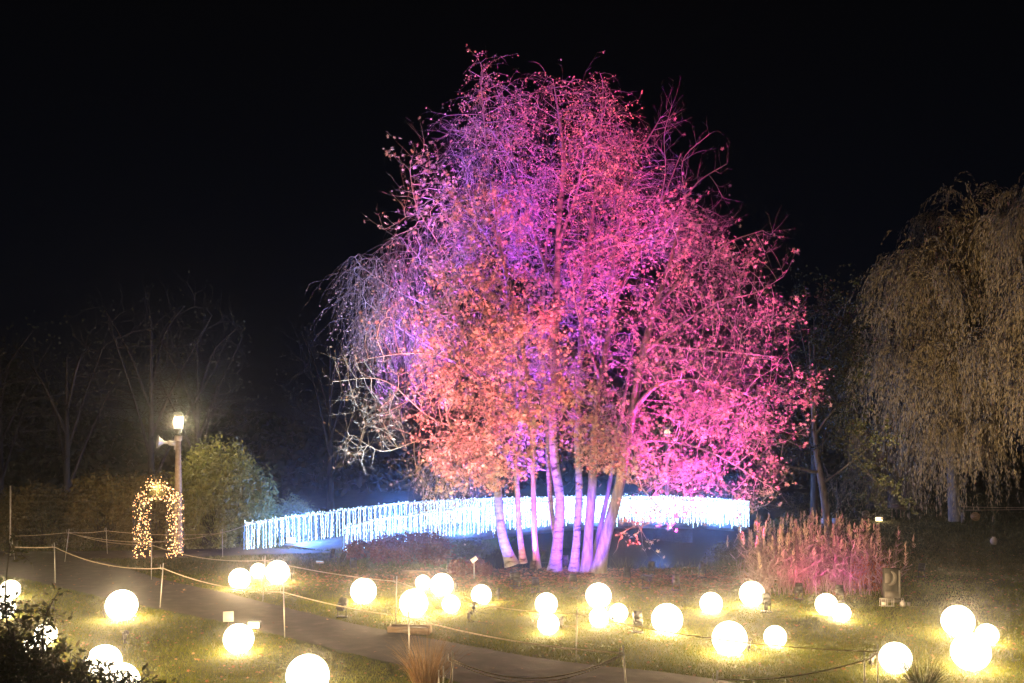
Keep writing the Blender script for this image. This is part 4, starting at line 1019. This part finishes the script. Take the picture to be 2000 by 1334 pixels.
# ------------------------------------------------------------------ generic far trees
def pxell(cx, cy, rx, ry, D, rd, n, leaf): return (cx, cy, rx, ry, D, rd, n, leaf)
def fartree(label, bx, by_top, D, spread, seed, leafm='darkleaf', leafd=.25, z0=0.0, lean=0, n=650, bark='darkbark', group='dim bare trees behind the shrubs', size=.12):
    rng = np.random.default_rng(seed); base = H0 - z0; byb = HY + base * F / D
    H_ = byb - by_top; L = []
    L.append([(bx, byb, D, .20), (bx + lean * .2, byb - H_ * .3, D, .15), (bx + lean * .6, byb - H_ * .6, D, .09), (bx + lean, byb - H_ * .85, D, .04)])
    for k in range(5):
        s = (-1) ** k * spread * rng.uniform(.35, .9); f = .18 + .1 * k
        L.append([(bx + lean * .2 * f, byb - H_ * f, D, .08), (bx + s * .4 + lean * .3, byb - H_ * (f + .22), D + rng.normal() * 1.5, .055), (bx + s + lean * .5, byb - H_ * min(.92, f + .5), D + rng.normal() * 2.5, .025)])
    cy = by_top + H_ * .36
    return tree('bare_tree', label, 'tree', L, [E(bx + lean * .6, cy, spread, H_ * .33, D, spread / F * D * .8, n, leafd), E(bx + lean * .6 - spread * .5, cy + H_ * .16, spread * .5, H_ * .15, D, 2, n // 4, leafd), E(bx + lean * .6 + spread * .5, cy + H_ * .14, spread * .5, H_ * .15, D, 2, n // 4, leafd)],
        group=group, bark=bark, leafm=leafm, leaf='small', size=size, nleaf=1.2, seed=seed, step=.5, dk=.7, twl=.3, tws=4, ntw=.9, twigm=bark, twr=.008, tip=.012, trunk_r=.06, up=.2)
fartree('dim tall bare tree behind the street lamp, its limbs fanning out', 295, 560, 47, 150, 51)
fartree('dim bare tree at the far left behind the fence', 130, 640, 46, 120, 52, n=450)
fartree('dim bare tree behind the tall laurel bush', 385, 610, 50, 110, 53, n=500)
fartree('dim tree with some leaves at the left edge', 0, 620, 50, 140, 54, n=450, leafd=.8)
fartree('very dim bare tree behind the bridge, left of the weeping birch', 645, 620, 56, 90, 55, n=450)
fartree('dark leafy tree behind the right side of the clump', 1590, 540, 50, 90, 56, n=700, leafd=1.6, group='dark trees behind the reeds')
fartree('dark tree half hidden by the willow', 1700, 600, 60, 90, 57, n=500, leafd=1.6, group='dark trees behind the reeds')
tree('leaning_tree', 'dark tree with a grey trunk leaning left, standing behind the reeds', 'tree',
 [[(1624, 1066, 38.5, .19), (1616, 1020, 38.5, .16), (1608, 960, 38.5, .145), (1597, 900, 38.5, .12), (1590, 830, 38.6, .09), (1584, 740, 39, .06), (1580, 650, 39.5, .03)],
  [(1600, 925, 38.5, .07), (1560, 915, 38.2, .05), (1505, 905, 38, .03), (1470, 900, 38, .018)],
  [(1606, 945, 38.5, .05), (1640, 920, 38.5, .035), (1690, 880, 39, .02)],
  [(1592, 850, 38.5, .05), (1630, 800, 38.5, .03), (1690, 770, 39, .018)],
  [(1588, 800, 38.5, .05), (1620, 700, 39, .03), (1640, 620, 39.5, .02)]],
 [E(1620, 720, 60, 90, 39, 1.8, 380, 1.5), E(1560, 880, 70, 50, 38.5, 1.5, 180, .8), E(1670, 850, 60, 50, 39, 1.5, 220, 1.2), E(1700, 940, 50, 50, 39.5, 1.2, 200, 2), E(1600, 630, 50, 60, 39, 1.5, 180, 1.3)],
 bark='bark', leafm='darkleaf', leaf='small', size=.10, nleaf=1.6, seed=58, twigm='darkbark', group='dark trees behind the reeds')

# ------------------------------------------------------------------ willows
def willow(label, base, trunkr, limbs, domes, D0, seed, nstr=1500, leafn=34):
    rng = np.random.default_rng(seed)
    sn, sp, sr = seeds_from(limbs, .45)
    att = np.concatenate([ell(rng, *e) for e in domes])
    pos, par = colonize(sn, sp, att[:, :3], step=.45, dk=.65, up=.1, rng=rng, maxit=60)
    pos = smooth_nodes(pos, par, len(sn)); ch, mainc, r, order = analyse(pos, par, .012, seedr=sr)
    b0 = pos[0].copy(); t = thing('willow_tree', tuple(b0), label, 'willow', 'willows on the meadow'); pos = pos - b0
    i, p0, p1, r0, r1, d0, d1 = skeleton_mesh(pos, par, r, mainc); big = r0 > .06
    V, Q = tubes(p0[big], p1[big], r0[big], r1[big], d0[big], d1[big], 10); raw('trunk', V, [Q], M['bark'], True, t)
    V, Q = tubes(p0[~big], p1[~big], r0[~big], r1[~big], d0[~big], d1[~big], 4); 
    thin = np.nonzero((r < .035) & (par >= 0))[0]
    nbn = nstr // 9; bi = rng.integers(0, nbn, nstr); bs = pos[rng.choice(thin, nbn)]
    s = bs[bi] + rng.normal(size=(nstr, 3)) * [.16, .16, .10]
    e = rdir(nbn, rng); e[:, 2] = np.abs(e[:, 2]) * .9 + .3; e = norm(e[bi] + rdir(nstr, rng) * .25)
    length = (rng.uniform(1.6, 5.6, nbn))[bi] * rng.uniform(.7, 1.1, nstr); segn = 9
    # clusters hang together
    seg, pts = twigs(s, norm(e), segn, length / segn, .006, -.55, .10, rng)
    keep = [np.concatenate([a[0] for a in pts]), np.concatenate([a[1] for a in pts])]
    V2, Q2 = tubes(*seg, 3)
    raw('branches', np.concatenate([V, V2]), [np.concatenate([Q, Q2 + len(V)])], M['darkbark'], True, t)
    rep = rng.poisson(leafn / segn, len(keep[0])); k = np.repeat(np.arange(len(keep[0])), rep)
    lp = keep[0][k] - keep[1][k] * (length.mean() / segn) * rng.random((len(k), 1)) + rng.normal(size=(len(k), 3)) * .03
    V, Q = small_leaves(lp, keep[1][k] * 1.2 + rdir(len(k), rng) * .42 + np.array([0, 0, -.5]), .20, .034, rng)
    ok = (lp[:, 2] + b0[2] > .1)
    V = V.reshape(-1, 6, 3)[ok].reshape(-1, 3); Q = small_idx(ok.sum())
    raw('foliage', V, [Q], M['willowleaf'], False, t)
    LOG.append(('willow', len(pos), len(k)))
def small_idx(n):
    q = np.array([[0, 1, 2, 3], [0, 3, 5, 4]]); return (np.arange(n)[:, None, None] * 6 + q[None]).reshape(-1, 4)
willow('large weeping willow at right with brown gold drapes reaching nearly to the meadow', None, .3,
 [[(1866, 1022, 50, .34), (1862, 960, 50, .28), (1858, 880, 50, .25), (1862, 760, 50, .21), (1870, 620, 50, .15), (1875, 480, 50, .08), (1880, 400, 50, .04)],
  [(1860, 850, 50, .16), (1810, 740, 49, .12), (1770, 620, 48.5, .08), (1750, 520, 48.5, .04)],
  [(1862, 800, 50, .15), (1920, 680, 49.5, .1), (1960, 540, 49.5, .05)],
  [(1865, 700, 50, .1), (1830, 560, 47.5, .07), (1810, 450, 47.5, .04)]],
 [E(1870, 450, 60, 70, 50, 3, 260, 1), E(1775, 520, 60, 50, 49, 2.5, 200, 1), E(1728, 600, 30, 50, 48.5, 2, 110, 1), E(1840, 560, 120, 80, 48, 3.5, 360, 1), E(1860, 700, 130, 70, 47, 3.5, 360, 1), E(1730, 680, 40, 60, 48, 2, 130, 1), E(1870, 820, 110, 60, 47.5, 3, 260, 1), E(1800, 820, 50, 50, 48, 1.5, 120, 1)], 50, 61, 3600, 36)
willow('weeping willow cut by the right edge of the photo, taller and nearer', None, .3,
 [[(2085, 1045, 43, .36), (2080, 900, 43, .28), (2075, 700, 43, .2), (2070, 520, 43, .1), (2065, 400, 43, .05)],
  [(2078, 800, 43, .16), (2020, 640, 42, .1), (1990, 480, 42, .05)], [(2078, 700, 43, .16), (2140, 560, 43, .1), (2160, 420, 43, .05)]],
 [E(2010, 420, 45, 60, 42.5, 2.2, 220, 1), E(2080, 380, 90, 60, 43, 3, 300, 1), E(2000, 560, 45, 60, 42, 2.2, 220, 1), E(2100, 600, 110, 100, 42, 3, 300, 1), E(2010, 720, 40, 60, 42, 2, 200, 1)], 43, 62, 2400, 36)
willow('distant pale willow seen between the leaning tree and the large willow', None, .3,
 [[(1742, 1008, 60, .25), (1740, 950, 60, .2), (1736, 880, 60, .13), (1735, 800, 60, .06)]],
 [E(1735, 860, 55, 55, 60, 2.2, 240, 1), E(1690, 900, 30, 35, 60, 1.6, 100, 1)], 60, 63, 900, 26)

# ------------------------------------------------------------------ reeds
def reeds():
    rng = np.random.default_rng(71); g0 = np.array([(1600 - 1000) / F * 27, 27, 0])
    t = thing('reed_bed', tuple(g0), 'dense clump of tall feathery reeds lit pink and magenta at the pond edge', 'reeds')
    n = 520; x = rng.uniform(-1.85, 1.8, n); y = rng.uniform(-1.0, 1.6, n)
    h = (1.75 - .12 * np.abs(x + .1) ** 1.6) * rng.uniform(.55, 1.12, n)
    p = np.stack([x, y, np.full(n, -.05)], 1); d = norm(np.stack([rng.normal(size=n) * .15, rng.normal(size=n) * .12, np.ones(n)], 1))
    seg, pts = twigs(p, d, 6, h / 6, .009, .0, .10, rng); V, Q = tubes(*seg, 4); raw('stems', V, [Q], M['reed'], True, t)['kind'] = 'stuff'
    LP = np.concatenate([a[0] for a in pts[1:-1]]); LD = np.concatenate([a[1] for a in pts[1:-1]]); k = np.repeat(np.arange(len(LP)), rng.poisson(1.1, len(LP)))
    ax = norm(LD[k] * rng.uniform(.2, 1.0, (len(k), 1)) + rdir(len(k), rng) * [1, 1, .3]); V, Q = small_leaves(LP[k], ax, .42, .022, rng); raw('leaves', V, [Q], M['reed'], False, t)['kind'] = 'stuff'
    tp = pts[-1][0][rng.random(n) < .5]; m = 26; c = np.repeat(tp, m, 0); u = rng.uniform(0, 1, (len(c), 1))
    pp = c + np.array([0, 0, 1.0]) * (u * .30 - .05); ax = norm(rdir(len(pp), rng) * [1, 1, .2] * (1.1 - u) + [.1, 0, .9])
    V, Q = small_leaves(pp, ax, .11, .02, rng); raw('plumes', V, [Q], M['plume'], False, t)['kind'] = 'stuff'
reeds()
# tufts
def tuft(px, py, h, n, spread, label, m, seed, wdt=.008):
    rng = np.random.default_rng(seed); g0 = G(px, py); t = thing('grass_tuft', tuple(g0), label, 'grass tuft')
    a = rng.uniform(0, 2 * PI, n); rr = .12 * np.sqrt(rng.random(n)); d = norm(np.stack([np.cos(a) * spread, np.sin(a) * spread, np.ones(n)], 1) * np.concatenate([rng.uniform(.1, 1, (n, 1)).repeat(2, 1), np.ones((n, 1))], 1))
    p = np.stack([np.cos(a) * rr, np.sin(a) * rr, np.full(n, -.03)], 1); K = 6; L = h * rng.uniform(.5, 1.15, n) / K
    V = []; side = norm(np.cross(d, rdir(n, rng))); q = p; dd = d; rows = [(q, wdt)]
    for k in range(K):
        dd = norm(dd + np.array([0, 0, -.10 * k * .5]) * 1.0 + rng.normal(size=dd.shape) * .03); q = q + dd * L[:, None]; rows.append((q, wdt * (1 - (k + 1) / K * .85)))
    V = np.stack([x for q, w0 in rows for x in (q - side * w0 / 2, q + side * w0 / 2)], 1)
    f = np.array([(2 * k, 2 * k + 1, 2 * k + 3, 2 * k + 2) for k in range(K)])
    raw('blades', V.reshape(-1, 3), [(np.arange(n)[:, None, None] * (2 * K + 2) + f[None]).reshape(-1, 4)], m, False, t)
tuft(832, 1352, .98, 520, .62, 'tall dry brown grass tuft on the near side of the path at the bottom', M['straw'], 81)
tuft(1802, 1352, .72, 420, .8, 'spiky grass tuft at the bottom right beside the ball lamp', M['meadowgrass'], 82, .012)
tuft(1745, 1345, .30, 260, .9, 'low grass tuft in front of the ball lamp at the lower right', M['meadowgrass'], 83, .008)
tuft(1080, 1395, .45, 120, .6, 'small weedy grass tuft peeking in at the bottom centre', M['straw'], 84, .006)

# ------------------------------------------------------------------ dark foreground bush
def fgbush():
    rng = np.random.default_rng(91)
    D = 9.3
    L = [[(40, 1700, D, .05), (40, 1500, D, .04), (30, 1350, D, .03), (25, 1230, D, .018)], [(40, 1550, D, .03), (110, 1400, D, .02), (170, 1330, D, .01), (250, 1310, D, .006)], [(35, 1420, D, .02), (80, 1290, D, .012), (90, 1200, D, .007), (115, 1155, D, .004)], [(30, 1300, D, .012), (10, 1180, D, .008), (20, 1060, D, .005)]]
    sn, sp, sr = seeds_from(L, .12, .003)
    att = np.concatenate([ell(rng, *e) for e in [E(30, 1350, 110, 80, D, .5, 1500, 1), E(130, 1360, 110, 55, D, .4, 1100, 1), E(270, 1370, 60, 40, D, .3, 300, 1), E(20, 1270, 70, 50, D, .4, 340, 1), E(90, 1290, 45, 30, D, .3, 160, 1), E(30, 1190, 60, 50, D, .3, 110, .45), E(240, 1345, 70, 28, D, .3, 150, .8), E(85, 1200, 30, 30, D, .2, 50, .6), E(20, 1080, 45, 22, D, .2, 30, .5), E(200, 1500, 200, 110, D, .5, 500, 1), E(0, 1500, 150, 130, D, .5, 500, 1)]])
    pos, par = colonize(sn, sp, att[:, :3], step=.09, dk=.055, di=1.2, up=.1, rng=rng); pos = smooth_nodes(pos, par, len(sn)); ch, mainc, r, order = analyse(pos, par, .0022, seedr=np.minimum(sr, .05))
    b0 = pos[0].copy(); t = thing('foreground_bush', tuple(b0), 'black silhouetted bush in the lower left corner, twigs crossing the ball lamps', 'bush'); pos = pos - b0
    i, p0, p1, r0, r1, d0, d1 = skeleton_mesh(pos, par, r, mainc); V, Q = tubes(p0, p1, r0, r1, d0, d1, 5); raw('branches', V, [Q], M['darkbark'], True, t)
    thin = np.nonzero((r < .006) & (par >= 0))[0]; kd = KDTree(len(att))
    for a in range(len(att)): kd.insert(att[a, :3], a)
    kd.balance(); lf = np.array([att[kd.find(pos[x] + b0)[1], 3] for x in thin])
    k = np.repeat(thin, rng.poisson(5.5 * lf)); e = norm(pos[k] - pos[par[k]]); lp = pos[k] + rng.normal(size=(len(k), 3)) * .035
    V, Q = small_leaves(lp, norm(e * .5 + rdir(len(k), rng)), .075, .030, rng); raw('foliage', V, [Q], M['darkleaf'], False, t); LOG.append(('fg', len(pos), len(k)))
fgbush()

# ------------------------------------------------------------------ lawn grass, meadow grass, fallen leaves (nobody could count them)
def blades(name, rngs, n, h, wd, m, label, cond, wpow=1.6):
    rng = np.random.default_rng(7); (x0, x1, y0, y1) = rngs
    Y = (y0 ** (1 - wpow) + rng.random(n) * (y1 ** (1 - wpow) - y0 ** (1 - wpow))) ** (1 / (1 - wpow))
    X = rng.uniform(-1, 1, n); X = X * (.66 * Y + 3.5)
    ok = cond(X, Y); X, Y = X[ok], Y[ok]; n = len(X)
    Z = hgt(X, Y); k = noise2(X, Y, 1.1, 9)
    hh = h * rng.uniform(.5, 1.2, n) * (1 + .35 * k) * (1 + .0 * Y); a = rng.uniform(0, PI, n); sd = np.stack([np.cos(a), np.sin(a), 0 * a], 1) * (wd * rng.uniform(.7, 1.3, n) * np.clip(Y / 18, .8, 3))[:, None] / 2
    b = np.stack([X, Y, Z - .01], 1); tip = b + np.stack([rng.normal(size=n) * .45 * hh, rng.normal(size=n) * .45 * hh, hh], 1)
    V = np.stack([b - sd, b + sd, tip], 1).reshape(-1, 3); o = raw(name, V, [np.arange(3 * n).reshape(-1, 3)], m); tag(o, label, 'grass', kind='stuff'); LOG.append((name, n)); return o
notpath = lambda X, Y: ~inside(X + .05*np.sin(Y*9) + .04*np.sin(Y*23+X*5), Y + .08*np.sin(X*7) + .06*np.sin(X*19+1) + .09*noise2(X, Y, 2., 31), path_main) & ~inside(X, Y, path_top)
thinout = lambda X, Y: (noise2(X, Y, 2.4, 17) + np.random.default_rng(3).normal(size=X.shape) * .5) > -.75
blades('lawn_grass', (0, 0, 11.5, 31), 980000, .055, .010, M['grass'], 'short mown green grass of the lawn around the ball lamps', lambda X, Y: notpath(X, Y) & thinout(X, Y) & ~((Y > 29.3 + .5*noise2(X, Y, .9, 5)) & (X > -5) & (X < 9)))
blades('meadow_grass', (0, 0, 30, 75), 360000, .10, .018, M['meadowgrass'], 'rough dim grass of the meadow and banks beyond the lawn', lambda X, Y: notpath(X, Y) & (basin(X, Y) < .75) & ((X > 4) | (X < -3)) & thinout(X, Y), 1.8)
blades('bank_grass', (0, 0, 30, 50), 120000, .38, .014, M['meadowgrass'], 'long overhanging grass on the pond banks', lambda X, Y: (basin(X, Y) > .05) & (basin(X, Y) < .7), 1.5)
def litter(n, cond, name, label, m, s, seed, y0, y1):
    rng = np.random.default_rng(seed); Y = rng.uniform(y0, y1, n); X = rng.uniform(-1, 1, n) * .54 * Y; ok = cond(X, Y, rng); X, Y = X[ok], Y[ok]
    p = np.stack([X, Y, hgt(X, Y) + rng.uniform(.012, .05, len(X))], 1); V, Q = maple_leaves(p, s, rng, 2.2); o = raw(name, V, [Q], m); tag(o, label, 'fallen leaves', kind='stuff')
litter(60000, lambda X, Y, r: (np.exp(-((X - 2) / 7.5) ** 2 - ((Y - 29.7) / 2.1) ** 2) > r.random(len(X)) * 1.05) & (basin(X, Y) < .3), 'fallen_leaves', 'carpet of fallen reddish maple leaves under the tree clump', M['fallen'], .075, 201, 24, 36)
litter(4200, lambda X, Y, r: notpath(X, Y) | (r.random(len(X)) < .45), 'scattered_leaves', 'few dry leaves scattered over the lawn and path', M['fallen'], .06, 202, 14, 40)
# far dark wood
shr = np.random.default_rng(300)
n = 26000; a = shr.uniform(-.75, .75, n); R_ = shr.uniform(82, 100, n); hmax = 7 + 3.0 * np.sin(a * 9) + 2.0 * np.sin(a * 23 + 1)
p = np.stack([np.sin(a) * R_, np.cos(a) * R_, hmax * shr.random(n) ** .8], 1)
V, Q = small_leaves(p, rdir(n, shr), .9, .55, shr); o = raw('far_wood', V, [Q], M['darkleaf']); tag(o, 'black line of wood behind the whole park', 'wood', kind='stuff')

# ------------------------------------------------------------------ damp night air
hz = MB(); hz.box((0, 75, 8.5), (250, 260, 23)); ho = hz.build('haze', None); ho['kind'] = 'stuff'; ho['label'] = 'thin damp mist in the night air'
hm = bpy.data.materials.new('mist'); hm.use_nodes = True; t = hm.node_tree; t.nodes.clear()
o_ = t.nodes.new('ShaderNodeOutputMaterial'); pv = t.nodes.new('ShaderNodeVolumePrincipled'); pv.inputs['Color'].default_value = (.85, .88, .92, 1)
pv.inputs['Density'].default_value = .0014; pv.inputs['Anisotropy'].default_value = .965; t.links.new(pv.outputs[0], o_.inputs['Volume']); ho.data.materials.append(hm)
